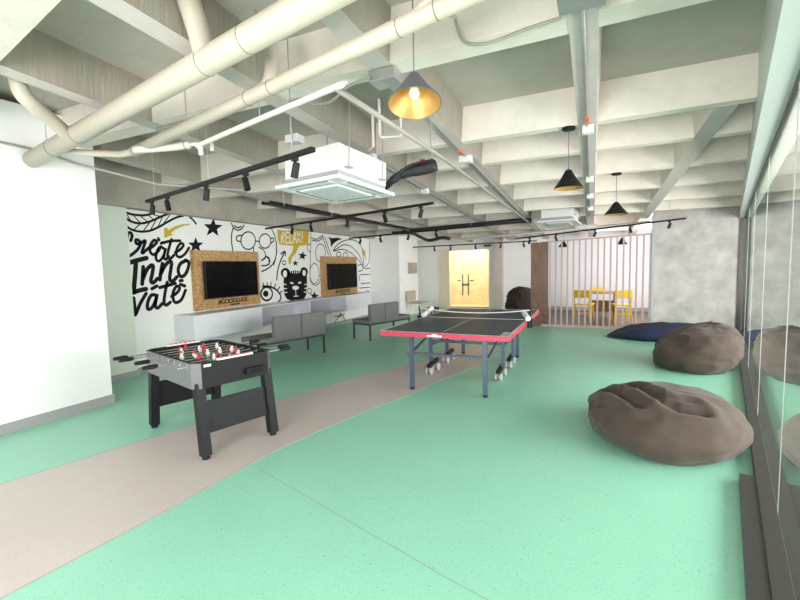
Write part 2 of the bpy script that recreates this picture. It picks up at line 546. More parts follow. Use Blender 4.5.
MURAL = {"leaf_drawing":[["k",0.035,[[-0.497,2.416],[-0.44,2.398],[-0.367,2.389],[-0.252,2.39],[-0.152,2.409],[-0.091,2.431]]],["k",0.035,[[-0.502,2.343],[-0.448,2.299],[-0.357,2.271],[-0.241,2.273],[-0.099,2.319],[0.052,2.395],[0.189,2.456]]],["k",0.035,[[-0.507,2.229],[-0.438,2.176],[-0.347,2.149],[-0.231,2.147],[-0.109,2.176],[0.041,2.249],[0.198,2.341],[0.338,2.414],[0.468,2.456]]],["k",0.035,[[0.59,2.449],[0.657,2.403],[0.71,2.343]]],["k",0.016,[[-0.464,2.374],[-0.415,2.288]]],["k",0.016,[[-0.368,2.375],[-0.289,2.284]]],["k",0.016,[[-0.263,2.379],[-0.17,2.309]]],["k",0.016,[[-0.133,2.398],[-0.066,2.347]]],["k",0.016,[[-0.051,2.42],[0.052,2.403]]],["k",0.016,[[-0.271,2.267],[-0.383,2.165]]],["k",0.016,[[-0.12,2.304],[-0.24,2.152]]],["k",0.016,[[-0.014,2.352],[-0.119,2.183]]],["k",0.016,[[0.095,2.407],[0.009,2.243]]],["k",0.016,[[0.229,2.454],[0.109,2.304]]]],"arrow_drawing":[["y",0,[[0.584,2.333],[0.423,2.309],[0.281,2.258],[0.188,2.197],[0.151,2.238],[0.107,2.219],[0.102,2.066],[0.261,2.129],[0.222,2.153],[0.301,2.213],[0.432,2.275],[0.583,2.316]]]],"star":[["k",0,[[1.085,2.481],[1.124,2.364],[1.283,2.365],[1.147,2.28],[1.173,2.158],[1.051,2.225],[0.916,2.154],[0.972,2.275],[0.865,2.348],[1.016,2.36]]],["k",0,[[0.687,2.116],[0.721,2.024],[0.841,2.025],[0.742,1.958],[0.767,1.862],[0.672,1.915],[0.572,1.857],[0.609,1.953],[0.525,2.011],[0.639,2.02]]],["k",0,[[3.628,1.943],[3.649,1.867],[3.774,1.854],[3.66,1.812],[3.67,1.734],[3.58,1.786],[3.466,1.752],[3.521,1.824],[3.441,1.88],[3.563,1.874]]],["k",0,[[3.315,1.734],[3.349,1.686],[3.434,1.689],[3.371,1.652],[3.398,1.601],[3.325,1.627],[3.258,1.593],[3.276,1.646],[3.209,1.675],[3.291,1.682]]],["k",0,[[4.021,0.968],[4.051,0.886],[4.188,0.865],[4.068,0.828],[4.086,0.745],[3.983,0.805],[3.862,0.777],[3.915,0.849],[3.824,0.912],[3.956,0.899]]]],"lettering":[["k",0.047,[[-0.442,2.001],[-0.417,2.067],[-0.433,2.118],[-0.471,2.104],[-0.497,2.023]]],["k",0.047,[[-0.491,1.767],[-0.409,1.818],[-0.331,1.894],[-0.297,1.971],[-0.328,2.016],[-0.366,2.011],[-0.357,1.959],[-0.293,1.971],[-0.217,2.012],[-0.247,1.925],[-0.284,1.82],[-0.223,1.86],[-0.166,1.905]]],["k",0.047,[[-0.167,1.89],[-0.086,1.941],[-0.03,2.001],[-0.076,2.024],[-0.143,1.938],[-0.15,1.842],[-0.096,1.801],[-0.02,1.855],[0.016,1.905]]],["k",0.047,[[0.083,1.897],[0.021,1.925],[-0.041,1.845],[-0.064,1.737],[-0.01,1.702],[0.067,1.787],[0.114,1.908],[0.07,1.768],[0.099,1.728],[0.157,1.779]]],["k",0.047,[[0.226,2.052],[0.166,1.899],[0.135,1.778],[0.181,1.743],[0.253,1.8]]],["k",0.047,[[0.075,1.992],[0.208,2.025],[0.38,2.039]]],["k",0.047,[[0.274,1.841],[0.374,1.895],[0.44,1.97],[0.388,1.994],[0.313,1.908],[0.298,1.801],[0.36,1.767],[0.458,1.824],[0.542,1.927]]],["k",0.047,[[-0.003,2.055],[0.008,2.032]]],["k",0.047,[[0.038,1.978],[0.065,1.995]]],["k",0.07,[[-0.479,1.679],[-0.36,1.712],[-0.217,1.747]]],["k",0.07,[[-0.386,1.697],[-0.414,1.492],[-0.456,1.232]]],["k",0.07,[[-0.462,1.233],[-0.355,1.26],[-0.26,1.273]]],["k",0.062,[[-0.28,1.612],[-0.295,1.489],[-0.315,1.353]]],["k",0.062,[[-0.3,1.422],[-0.235,1.554],[-0.16,1.63],[-0.12,1.62],[-0.144,1.504],[-0.173,1.398],[-0.138,1.364],[-0.061,1.427]]],["k",0.062,[[0.04,1.662],[0.004,1.54],[-0.023,1.406]]],["k",0.062,[[-0.011,1.481],[0.081,1.628],[0.169,1.698],[0.198,1.662],[0.165,1.517],[0.148,1.406],[0.199,1.377],[0.279,1.442]]],["k",0.062,[[0.462,1.709],[0.359,1.657],[0.31,1.555],[0.337,1.455],[0.413,1.459],[0.486,1.552],[0.52,1.678],[0.457,1.716]]],["k",0.056,[[-0.462,1.149],[-0.456,1.026],[-0.459,0.891],[-0.37,1.052],[-0.265,1.204]]],["k",0.056,[[-0.105,1.166],[-0.183,1.172],[-0.247,1.068],[-0.255,0.968],[-0.194,0.972],[-0.125,1.073],[-0.085,1.184],[-0.129,1.014],[-0.091,0.963],[-0.01,1.027]]],["k",0.056,[[0.101,1.361],[0.05,1.199],[0.021,1.041],[0.057,0.997],[0.13,1.035]]],["k",0.056,[[-0.034,1.284],[0.101,1.309],[0.242,1.339]]],["k",0.056,[[0.159,1.127],[0.26,1.181],[0.316,1.254],[0.261,1.288],[0.192,1.19],[0.188,1.067],[0.241,1.021],[0.337,1.065],[0.423,1.213]]],["k",0.056,[[-0.166,1.272],[-0.08,1.31]]],["k",0.056,[[0.332,1.376],[0.374,1.379]]],["k",0.056,[[0.332,1.316],[0.414,1.285]]]],"cartoon_face_drawing":[["k",0.026,[[1.492,2.419],[1.542,2.341],[1.638,2.296],[1.751,2.337],[1.811,2.405]]],["k",0.026,[[1.566,2.378],[1.641,2.344],[1.738,2.375]]],["k",0.026,[[1.542,2.341],[1.495,2.244],[1.475,2.078],[1.492,1.9]]],["k",0.026,[[2.096,2.119],[2.085,2.069],[2.058,2.022],[2.018,1.983],[1.969,1.955],[1.915,1.939],[1.859,1.938],[1.808,1.95],[1.765,1.975],[1.732,2.01],[1.713,2.053],[1.709,2.101],[1.72,2.149],[1.745,2.194],[1.783,2.233],[1.83,2.262],[1.883,2.279],[1.938,2.283],[1.991,2.272],[2.036,2.248],[2.071,2.212],[2.092,2.168],[2.096,2.119]]],["k",0.026,[[2.545,2.132],[2.535,2.089],[2.511,2.049],[2.477,2.016],[2.434,1.991],[2.386,1.978],[2.338,1.976],[2.293,1.987],[2.254,2.008],[2.226,2.038],[2.209,2.075],[2.205,2.116],[2.215,2.157],[2.237,2.196],[2.27,2.229],[2.311,2.254],[2.358,2.269],[2.406,2.272],[2.452,2.263],[2.492,2.242],[2.522,2.212],[2.54,2.174],[2.545,2.132]]],["k",0.026,[[2.103,2.106],[2.208,2.111]]],["k",0.026,[[1.733,2.206],[1.63,2.186],[1.595,2.136],[1.623,2.09],[1.718,2.084]]],["k",0.026,[[2.533,2.184],[2.622,2.196],[2.638,2.144],[2.557,2.09]]],["k",0.026,[[2.034,1.966],[2.035,1.883]]],["k",0.026,[[2.182,1.988],[2.304,1.94],[2.361,1.859],[2.355,1.768],[2.254,1.733]]],["k",0.026,[[2.585,2.392],[2.675,2.239],[2.712,2.027],[2.676,1.784],[2.595,1.623]]],["k",0.026,[[2.369,1.807],[2.451,1.755],[2.462,1.637]]],["k",0.03,[[2.713,2.107],[2.707,1.892],[2.627,1.703],[2.465,1.571],[2.237,1.491]]],["k",0.03,[[2.387,1.807],[2.477,1.756],[2.459,1.65],[2.337,1.609],[2.246,1.612]]],["k",0.03,[[2.253,1.715],[2.387,1.807]]]],"eye_drawing":[["k",0.04,[[2.235,1.18],[2.394,1.178],[2.559,1.129],[2.689,1.053],[2.782,0.932],[2.741,0.848],[2.661,0.799]]],["k",0.04,[[2.517,1.009],[2.507,0.97],[2.484,0.935],[2.45,0.907],[2.407,0.888],[2.36,0.881],[2.312,0.885],[2.267,0.9],[2.229,0.924],[2.2,0.956],[2.183,0.993],[2.179,1.032],[2.188,1.071],[2.21,1.105],[2.243,1.133],[2.284,1.152],[2.331,1.16],[2.379,1.158],[2.424,1.144],[2.464,1.12],[2.494,1.088],[2.513,1.05],[2.517,1.009]]],["k",0.028,[[2.277,1.184],[2.258,1.251]]],["k",0.028,[[2.375,1.179],[2.38,1.252]]],["k",0.028,[[2.479,1.164],[2.495,1.257]]],["k",0.028,[[2.584,1.128],[2.629,1.214]]],["k",0.028,[[2.67,1.068],[2.756,1.142]]],["k",0.028,[[2.751,1.0],[2.822,1.051]]],["k",0,[[2.397,1.021],[2.393,1.002],[2.382,0.986],[2.366,0.972],[2.346,0.964],[2.324,0.96],[2.302,0.962],[2.28,0.969],[2.262,0.98],[2.249,0.995],[2.241,1.013],[2.239,1.032],[2.243,1.05],[2.253,1.066],[2.269,1.08],[2.289,1.088],[2.31,1.092],[2.333,1.091],[2.354,1.084],[2.373,1.073],[2.387,1.058],[2.395,1.04]]]],"up_arrow_drawing":[["k",0.035,[[2.675,1.301],[2.719,1.506],[2.825,1.712],[2.974,1.915]]],["k",0.035,[[2.845,1.864],[2.98,1.922],[2.989,1.831]]]],"doodle":[["k",0.022,[[2.994,1.67],[2.991,1.657],[2.983,1.645],[2.972,1.635],[2.957,1.628],[2.941,1.625],[2.925,1.625],[2.91,1.629],[2.896,1.636],[2.886,1.646],[2.88,1.657],[2.879,1.67],[2.882,1.683],[2.89,1.694],[2.901,1.704],[2.915,1.711],[2.931,1.715],[2.947,1.715],[2.963,1.711],[2.977,1.704],[2.987,1.695],[2.993,1.683],[2.994,1.67]]],["k",0.022,[[3.894,0.985],[3.89,0.968],[3.879,0.954],[3.863,0.943],[3.843,0.935],[3.821,0.932],[3.798,0.934],[3.776,0.94],[3.757,0.95],[3.743,0.963],[3.735,0.978],[3.733,0.995],[3.737,1.01],[3.747,1.025],[3.763,1.036],[3.783,1.044],[3.805,1.047],[3.828,1.046],[3.85,1.04],[3.869,1.03],[3.883,1.017],[3.892,1.001],[3.894,0.985]]]],"speech_bubble":[["y",0,[[2.759,2.387],[2.974,2.381],[3.816,2.457],[3.88,2.398],[3.83,2.101],[3.48,2.058],[3.354,1.887],[3.219,1.792],[3.148,1.634],[3.088,1.634],[3.082,1.776],[3.233,1.921],[3.281,2.051],[2.808,2.069],[2.766,2.19]]]],"speech_bubble_lettering":[["w",0.03,[[2.872,2.099],[2.897,2.318]]],["w",0.03,[[2.897,2.318],[2.96,2.332],[2.977,2.278],[2.9,2.214]]],["w",0.03,[[2.91,2.208],[2.971,2.11]]],["w",0.03,[[3.13,2.343],[3.044,2.337],[3.029,2.113],[3.121,2.12]]],["w",0.03,[[3.037,2.229],[3.107,2.236]]],["w",0.03,[[3.18,2.349],[3.164,2.122],[3.247,2.129]]],["w",0.03,[[3.269,2.126],[3.342,2.37],[3.383,2.138]]],["w",0.03,[[3.297,2.21],[3.365,2.217]]],["w",0.03,[[3.427,2.376],[3.527,2.148]]],["w",0.03,[[3.543,2.387],[3.411,2.139]]],["w",0.03,[[3.619,2.388],[3.603,2.233]]],["w",0.03,[[3.593,2.166],[3.592,2.151]]]],"tiger_drawing":[["k",0,[[2.908,1.404],[2.883,1.188],[2.89,0.977],[2.977,0.857],[3.247,0.777],[3.537,0.782],[3.678,0.903],[3.724,1.147],[3.733,1.382],[3.594,1.468],[3.294,1.496],[3.046,1.479]]],["k",0,[[3.119,1.441],[3.11,1.409],[3.09,1.38],[3.059,1.357],[3.02,1.341],[2.978,1.333],[2.934,1.335],[2.893,1.345],[2.858,1.363],[2.832,1.388],[2.816,1.417],[2.812,1.449],[2.82,1.48],[2.84,1.508],[2.87,1.532],[2.907,1.548],[2.949,1.557],[2.993,1.556],[3.034,1.547],[3.07,1.529],[3.098,1.504],[3.115,1.474]]],["k",0,[[3.775,1.449],[3.766,1.417],[3.746,1.388],[3.716,1.365],[3.679,1.348],[3.637,1.341],[3.594,1.342],[3.554,1.352],[3.52,1.37],[3.495,1.395],[3.479,1.424],[3.475,1.455],[3.483,1.486],[3.502,1.515],[3.531,1.538],[3.568,1.555],[3.609,1.564],[3.652,1.563],[3.692,1.554],[3.727,1.536],[3.754,1.511],[3.771,1.481]]]],"tiger_markings":[["w",0,[[3.015,1.423],[3.011,1.401],[3.001,1.381],[2.987,1.365],[2.97,1.353],[2.951,1.348],[2.931,1.348],[2.913,1.355],[2.897,1.367],[2.886,1.384],[2.879,1.404],[2.878,1.426],[2.882,1.448],[2.892,1.467],[2.905,1.484],[2.922,1.495],[2.941,1.501],[2.961,1.501],[2.979,1.494],[2.995,1.482],[3.007,1.465],[3.014,1.445]]],["w",0,[[3.694,1.428],[3.69,1.408],[3.681,1.39],[3.667,1.375],[3.651,1.364],[3.632,1.359],[3.613,1.36],[3.596,1.366],[3.581,1.377],[3.57,1.393],[3.563,1.411],[3.562,1.431],[3.566,1.451],[3.575,1.469],[3.588,1.484],[3.604,1.495],[3.623,1.5],[3.642,1.5],[3.659,1.494],[3.674,1.483],[3.686,1.467],[3.692,1.448]]],["w",0,[[3.227,1.195],[3.212,1.187],[3.185,1.185],[3.153,1.19],[3.123,1.201],[3.105,1.214],[3.102,1.226],[3.116,1.234],[3.142,1.236],[3.175,1.231],[3.205,1.22],[3.224,1.207]]],["w",0,[[3.515,1.215],[3.51,1.203],[3.489,1.191],[3.456,1.183],[3.421,1.181],[3.393,1.186],[3.38,1.195],[3.385,1.207],[3.406,1.219],[3.438,1.227],[3.473,1.229],[3.501,1.225]]],["w",0,[[3.416,1.088],[3.41,1.075],[3.394,1.064],[3.37,1.055],[3.339,1.049],[3.305,1.047],[3.27,1.049],[3.236,1.055],[3.207,1.064],[3.185,1.076],[3.172,1.089],[3.168,1.102],[3.173,1.115],[3.189,1.126],[3.212,1.135],[3.242,1.141],[3.276,1.143],[3.311,1.141],[3.345,1.136],[3.375,1.127],[3.398,1.115],[3.412,1.102]]],["w",0.022,[[3.129,1.513],[3.142,1.455]]],["w",0.022,[[3.201,1.512],[3.207,1.439]]],["w",0.022,[[3.273,1.51],[3.273,1.431]]],["w",0.022,[[3.346,1.509],[3.341,1.429]]],["w",0.022,[[3.421,1.508],[3.404,1.435]]],["w",0.022,[[3.49,1.507],[3.463,1.448]]],["w",0.022,[[3.288,1.059],[3.295,0.905]]],["w",0.022,[[3.221,0.903],[3.369,0.899]]],["w",0.022,[[2.884,1.202],[2.972,1.184]]],["w",0.022,[[2.888,1.103],[2.982,1.091]]],["w",0.022,[[2.892,1.012],[2.987,1.009]]],["w",0.022,[[3.621,1.152],[3.731,1.162]]],["w",0.022,[[3.615,1.062],[3.725,1.067]]],["w",0.022,[[3.597,0.973],[3.707,0.981]]]],"pattern_drawing":[["k",0.02,[[3.97,2.525],[3.927,2.059],[3.857,1.371],[3.872,1.217],[4.024,1.113],[4.204,1.156],[4.265,1.26]]],["k",0.02,[[4.534,1.918],[4.521,1.854],[4.491,1.796],[4.448,1.747],[4.395,1.712],[4.336,1.694],[4.277,1.694],[4.221,1.712],[4.174,1.745],[4.139,1.792],[4.119,1.848],[4.115,1.91],[4.127,1.971],[4.155,2.028],[4.196,2.077],[4.247,2.112],[4.305,2.132],[4.365,2.134],[4.421,2.119],[4.47,2.086],[4.507,2.039],[4.529,1.981],[4.534,1.918]]],["k",0.02,[[4.227,1.4],[4.215,1.329],[4.188,1.265],[4.148,1.212],[4.1,1.175],[4.047,1.157],[3.994,1.16],[3.945,1.182],[3.903,1.222],[3.873,1.276],[3.856,1.34],[3.853,1.409],[3.865,1.478],[3.89,1.541],[3.928,1.593],[3.974,1.631],[4.026,1.651],[4.079,1.65],[4.13,1.63],[4.173,1.591],[4.205,1.537],[4.224,1.471],[4.227,1.4]]],["k",0.02,[[3.919,2.134],[3.803,2.073],[3.798,1.998],[3.893,1.924]]],["k",0.025,[[3.966,2.274],[4.177,2.248],[4.438,2.355]]],["k",0.025,[[3.992,2.214],[4.237,2.21],[4.435,2.298]]],["k",0.025,[[4.437,2.336],[4.673,1.867]]],["k",0.025,[[4.534,2.323],[4.788,1.85]]],["k",0.025,[[4.887,1.981],[5.113,2.154],[5.574,2.296],[6.061,2.298],[6.395,2.115],[6.506,1.583]]],["k",0.025,[[4.922,1.982],[5.411,2.157],[5.882,2.099],[6.29,1.839],[6.467,1.529]]],["k",0.025,[[4.922,1.97],[5.327,2.032],[5.791,1.944],[6.239,1.716],[6.502,1.502]]],["k",0.025,[[6.882,2.29],[6.829,1.718],[6.538,1.502],[6.873,1.497]]],["k",0.025,[[6.882,2.29],[6.88,2.244]]],["k",0.025,[[5.266,1.897],[5.26,1.878],[5.246,1.861],[5.224,1.847],[5.197,1.837],[5.166,1.831],[5.135,1.831],[5.105,1.836],[5.08,1.845],[5.06,1.859],[5.049,1.875],[5.045,1.893],[5.051,1.911],[5.065,1.928],[5.086,1.942],[5.113,1.952],[5.143,1.958],[5.174,1.959],[5.204,1.954],[5.231,1.945],[5.25,1.932],[5.263,1.915],[5.266,1.897]]],["k",0.025,[[5.603,1.882],[5.597,1.863],[5.582,1.845],[5.559,1.831],[5.531,1.82],[5.498,1.815],[5.465,1.814],[5.434,1.819],[5.407,1.829],[5.386,1.843],[5.374,1.86],[5.371,1.878],[5.376,1.897],[5.391,1.914],[5.413,1.928],[5.441,1.939],[5.473,1.945],[5.506,1.946],[5.538,1.941],[5.566,1.931],[5.587,1.917],[5.6,1.9],[5.603,1.882]]],["k",0.025,[[6.205,1.146],[6.276,1.311],[6.862,1.304]]],["k",0.025,[[6.287,1.054],[6.866,1.05]]],["k",0.025,[[6.191,0.926],[6.839,0.913]]],["k",0.025,[[6.8,0.744],[6.794,0.728],[6.779,0.713],[6.755,0.702],[6.725,0.695],[6.691,0.692],[6.657,0.695],[6.624,0.702],[6.596,0.713],[6.574,0.727],[6.561,0.743],[6.557,0.76],[6.563,0.776],[6.578,0.791],[6.601,0.802],[6.631,0.809],[6.664,0.812],[6.698,0.81],[6.731,0.803],[6.76,0.792],[6.782,0.778],[6.796,0.761],[6.8,0.744]]],["k",0.025,[[6.145,1.585],[6.382,1.606],[6.418,1.459],[6.16,1.41]]],["k",0.025,[[4.245,1.348],[4.373,1.344]]]],"bird_drawing":[["k",0,[[4.703,2.339],[4.852,2.308],[5.088,2.336],[5.36,2.318],[5.104,2.254],[4.935,2.179],[4.796,2.084],[4.783,2.212]]]],"lightning_drawing":[["y",0,[[6.413,2.124],[6.516,2.038],[6.607,2.05],[6.642,1.708],[6.525,1.896],[6.435,1.886]]]]}
# ------------------------------------------------------------------ glass partition
DIRV = Vector((0.2368, 0.9716, 0))
NRM = Vector((0.9716, -0.2368, 0))           # from the room out through the glass


def gp(y, off, z):
    """a point beside the partition: off metres outward from the kerb's room edge"""
    return Vector((glass_x(y), y, z)) + NRM * off


gpart = thing('glass_partition', 'tall frameless glass partition beside the bean bags reflecting the room', 'glass partition', tuple(gp(-6.6, 0.09, 0)))
GL = gpart.location.copy()


def gobj(name, bm, m, par):
    for v in bm.verts:
        v.co -= GL
    return obj(name, bm, m, par)


ya, yb = -6.6, 6.197
cuts = [-6.6, -4.9, -3.2, -1.45, 0.45, 2.55, 4.4, 6.197]
for a, b in zip(cuts, cuts[1:]):
    bm = bmesh.new()
    q = [gp(a + 0.006, 0.085, 0.04), gp(b - 0.006, 0.085, 0.04), gp(b - 0.006, 0.085, header_z(b) + 0.02), gp(a + 0.006, 0.085, header_z(a) + 0.02)]
    bm.faces.new([bm.verts.new(v) for v in q])
    gobj('glass_pane', bm, M['glass'], gpart)
for y in cuts[1:-1]:
    gobj('pane_seam', bar(bmesh.new(), gp(y, 0.085, 0.05), gp(y, 0.085, header_z(y)), 0.005, 0.005, up=DIRV), M['seam'], gpart)
bm = bmesh.new()
bar(bm, gp(ya, 0.045, 0.035), gp(yb, 0.045, 0.035), 0.075, 0.07)
k = gobj('bottom_rail', bm, M['dark_frame'], gpart)
bm = bmesh.new()
bar(bm, gp(-6.6, -0.035, 0.03), gp(-1.0, -0.035, 0.03), 0.085, 0.06)
gobj('floor_channel', bm, M['dark_frame'], gpart)
bm = bmesh.new()
bar(bm, gp(yb, 0.04, 0.07), gp(yb, 0.04, header_z(yb)), 0.07, 0.05, up=DIRV)
gobj('end_post', bm, M['dark_frame'], gpart)
bm = bmesh.new()
A0, B0 = gp(ya, -0.075, 0), gp(yb, -0.01, 0)
A1, B1 = gp(ya, 0.07, 0), gp(yb, 0.07, 0)


def zup(p, z):
    return Vector((p.x, p.y, z))


hexa(bm, [zup(A0, header_z(ya)), zup(A1, header_z(ya)), zup(B1, header_z(yb)), zup(B0, header_z(yb)),
          zup(A0, header_z(ya) + 0.34), zup(A1, header_z(ya) + 0.34), zup(B1, header_z(yb) + 0.34), zup(B0, header_z(yb) + 0.34)])
gobj('header_beam', bm, M['frame_pale'], gpart)
bm = bmesh.new()
bar(bm, gp(ya, 0.09, header_z(ya) + 0.005), gp(yb, 0.09, header_z(yb) + 0.005), 0.03, 0.05)
gobj('header_channel', bm, M['dark_frame'], gpart)
# fascia from the header up to the slab
bm = bmesh.new()
A0, B0, A1, B1 = gp(ya, -0.07, 0), gp(yb, -0.005, 0), gp(ya, 0.2, 0), gp(yb, 0.2, 0)
hexa(bm, [zup(A0, header_z(ya) + 0.34), zup(A1, header_z(ya) + 0.34), zup(B1, header_z(yb) + 0.34), zup(B0, header_z(yb) + 0.34),
          zup(A0, slab(ya) + 0.05), zup(A1, slab(ya) + 0.05), zup(B1, slab(yb) + 0.05), zup(B0, slab(yb) + 0.05)])
struct('trim_glass_fascia', bm, M['frame_pale'])

# ------------------------------------------------------------------ mural paint on wall_left
mural = thing('wall_mural', 'black, white and mustard lettering and doodle mural on the long white wall', 'mural', (-3.9, -0.5, 0))
MC = {'k': M['ink'], 'y': M['mustard'], 'w': M['net_white']}
LAYER = {'tiger_markings': 0.004, 'speech_bubble_lettering': 0.004, 'star': 0.0025, 'tiger_drawing': 0.0025, 'speech_bubble': 0.0025}


def ribbon(bm, pts, w, x):
    P = [Vector((0, p[0], p[1])) for p in pts]
    closed = (P[0] - P[-1]).length < 1e-3
    P = smooth_path(P, 5)
    n = len(P)
    L_, R_ = [], []
    for i in range(n):
        if closed and i in (0, n - 1):
            t = P[1] - P[n - 2]
        else:
            t = P[min(i + 1, n - 1)] - P[max(i - 1, 0)]
        t.normalize()
        s = Vector((0, -t.z, t.y)) * w / 2
        L_.append(bm.verts.new((x, (P[i] + s).y, (P[i] + s).z)))
        R_.append(bm.verts.new((x, (P[i] - s).y, (P[i] - s).z)))
    for i in range(n - 1):
        bm.faces.new((L_[i], R_[i], R_[i + 1], L_[i + 1]))
    if not closed:
        for c in (P[0], P[-1]):
            ring = [bm.verts.new((x + 0.0002, c.y + w / 2 * math.cos(2 * PI * q / 10), c.z + w / 2 * math.sin(2 * PI * q / 10))) for q in range(10)]
            bm.faces.new(ring)


for part, items in MURAL.items():
    x = LAYER.get(part, 0.0015)
    if part in ('star', 'tiger_markings', 'doodle'):
        for col, w, pts in items:
            bm = bmesh.new()
            if w == 0:
                bm.faces.new([bm.verts.new((x, p[0] + 0.5, p[1])) for p in pts])
            else:
                ribbon(bm, [(p[0] + 0.5, p[1]) for p in pts], w, x)
            obj({'star': 'star', 'tiger_markings': 'tiger_marking', 'doodle': 'circle_doodle'}[part], bm, MC[col], mural)
        continue
    bm = bmesh.new()
    for col, w, pts in items:
        pts = [(p[0] + 0.5, p[1]) for p in pts]
        if w == 0:
            bm.faces.new([bm.verts.new((x, p[0], p[1])) for p in pts])
        else:
            ribbon(bm, pts, w, x)
    obj(part, bm, MC[items[0][0]], mural)

# ------------------------------------------------------------------ televisions in board frames


def text_mesh(name, body, size, m, parent, loc, rot, bold=0.0):
    cu = bpy.data.curves.new(name, 'FONT')
    cu.body = body
    cu.size = size
    cu.extrude = 0.002
    cu.offset = bold
    cu.align_x = 'CENTER'
    cu.align_y = 'CENTER'
    tmp = bpy.data.objects.new(name + '_tmp', cu)
    COL.objects.link(tmp)
    bpy.context.view_layer.update()
    me = bpy.data.meshes.new_from_object(tmp.evaluated_get(bpy.context.evaluated_depsgraph_get()))
    bpy.data.objects.remove(tmp)
    me.materials.clear()
    me.materials.append(m)
    o = bpy.data.objects.new(name, me)
    COL.objects.link(o)
    o.parent = parent
    o.location = loc
    o.rotation_euler = rot
    return o


def tv(y0, y1, z0, z1, label_f, label_t, notch):
    f = thing('tv_frame', label_f, 'tv frame', (-3.9, (y0 + y1) / 2, z0), 0, 'strand board frames around the televisions')
    h, w, d = z1 - z0, (y1 - y0) / 2, 0.085
    b, tp, sd = 0.20, 0.19, 0.19
    bm = bmesh.new()
    box(bm, 0.002, d, -w, w, 0, b, 0.004)
    box(bm, 0.002, d, -w, w, h - tp, h, 0.004)
    box(bm, 0.002, d, -w, -w + sd, b - 0.002, h - tp + 0.002, 0.003)
    box(bm, 0.002, d, w - sd, w, b - 0.002, h - tp + 0.002, 0.003)
    obj('board', bm, M['osb'], f)
    obj('back_panel', bx(0.001, 0.012, -w + 0.02, w - 0.02, 0.02, h - 0.02), M['osb'], f)
    if notch:
        for k in range(7):
            zz = 0.14 + k * (h - 0.2) / 7
            obj('edge_stud', bx(d - 0.03, d + 0.001, -w - 0.018, -w + 0.004, zz, zz + 0.03), M['osb'], f)
    text_mesh('lettering', '#GOODLUCK', 0.115, M['ink'], f, (d + 0.001, 0.06, 0.115), (PI / 2, 0, PI / 2), 0.003)
    obj('logo_bar', bx(d, d + 0.003, -0.02, 0.2, 0.035, 0.058), M['ink'], f)
    t = thing('television', label_t, 'television', (-3.9, (y0 + y1) / 2, z0 + b), 0, 'televisions on the mural wall')
    iw = w - 0.145
    ih = h - tp - b
    obj('casing', bx(0.12, 0.175, -iw, iw, -0.01, ih + 0.0, 0.006), M['black_metal'], t)
    obj('screen', bx(0.175, 0.178, -iw + 0.012, iw - 0.012, 0.012, ih - 0.012), M['screen'], t)
    obj('wall_bracket', bx(0.02, 0.12, -0.2, 0.2, 0.12, ih - 0.12), M['shade_grey'], t)
    return f


tv(0.55, 2.07, 0.845, 1.885, 'strand board television frame beside the big lettering', 'black flat television beside the big Create Innovate lettering', False)
tv(4.28, 5.94, 0.79, 1.83, 'strand board television frame beside the tiger drawing', 'black flat television set between tiger drawing and white column', True)

# ------------------------------------------------------------------ wall-hung cabinets
def cab_body(t, w, closed):
    z0, z1, d = 0.42, 0.82, 0.45
    s = 0.018
    bm = bmesh.new()
    box(bm, 0, d, 0, w, z1 - s, z1)
    box(bm, 0, d, 0, w, z0, z0 + s)
    box(bm, 0, d, 0, s, z0 + s, z1 - s)
    box(bm, 0, d, w - s, w, z0 + s, z1 - s)
    obj('carcass', bm, M['cabinet'], t)
    obj('back_board', bx(0, 0.012, s, w - s, z0 + s, z1 - s), M['cab_in'], t)
    if closed:
        n = 2
        for k in range(n):
            a, b = k * w / n + 0.002, (k + 1) * w / n - 0.002
            obj('door', bx(d, d + 0.018, a, b, z0 + 0.002, z1 - 0.002, 0.002), M['cabinet'], t)


for y, w, cl, lab in ((0.17, 1.52, True, 'white wall-hung cabinet with two doors under the television beside the lettering'),
                      (1.693, 1.52, False, 'open white wall-hung shelf unit under the eye and tiger drawings'),
                      (3.216, 1.50, False, 'open white wall-hung shelf unit just before the far television'),
                      (4.72, 1.36, True, 'white wall-hung cabinet with closed doors under the far television')):
    t = thing('wall_cabinet', lab, 'cabinet', (-3.9, y, 0))
    cab_body(t, w, cl)
# trailing cables under the cabinets
for (y, lab) in ((3.95, 'thin dark cables dangling under the shelf unit nearer the pillar'), (5.0, 'thin dark cables dangling under the cabinet below the far television')):
    bm = bmesh.new()
    X = -3.84
    tube(bm, smooth_path([(X, y - 0.25, 0.1), (X + .02, y - 0.05, 0.24), (X, y + 0.1, 0.27), (X + .01, y + 0.2, 0.16), (X, y + 0.3, 0.08)]), 0.010, 6)
    tube(bm, smooth_path([(X, y - 0.2, 0.26), (X + .03, y + 0.0, 0.24), (X + .01, y + 0.25, 0.28)]), 0.010, 6)
    tube(bm, smooth_path([(X, y + 0.02, 0.40), (X + .01, y + 0.03, 0.3), (X, y + 0.0, 0.22)]), 0.010, 6)
    tag(obj('cable', bm, M['black_metal']), lab, 'cable')

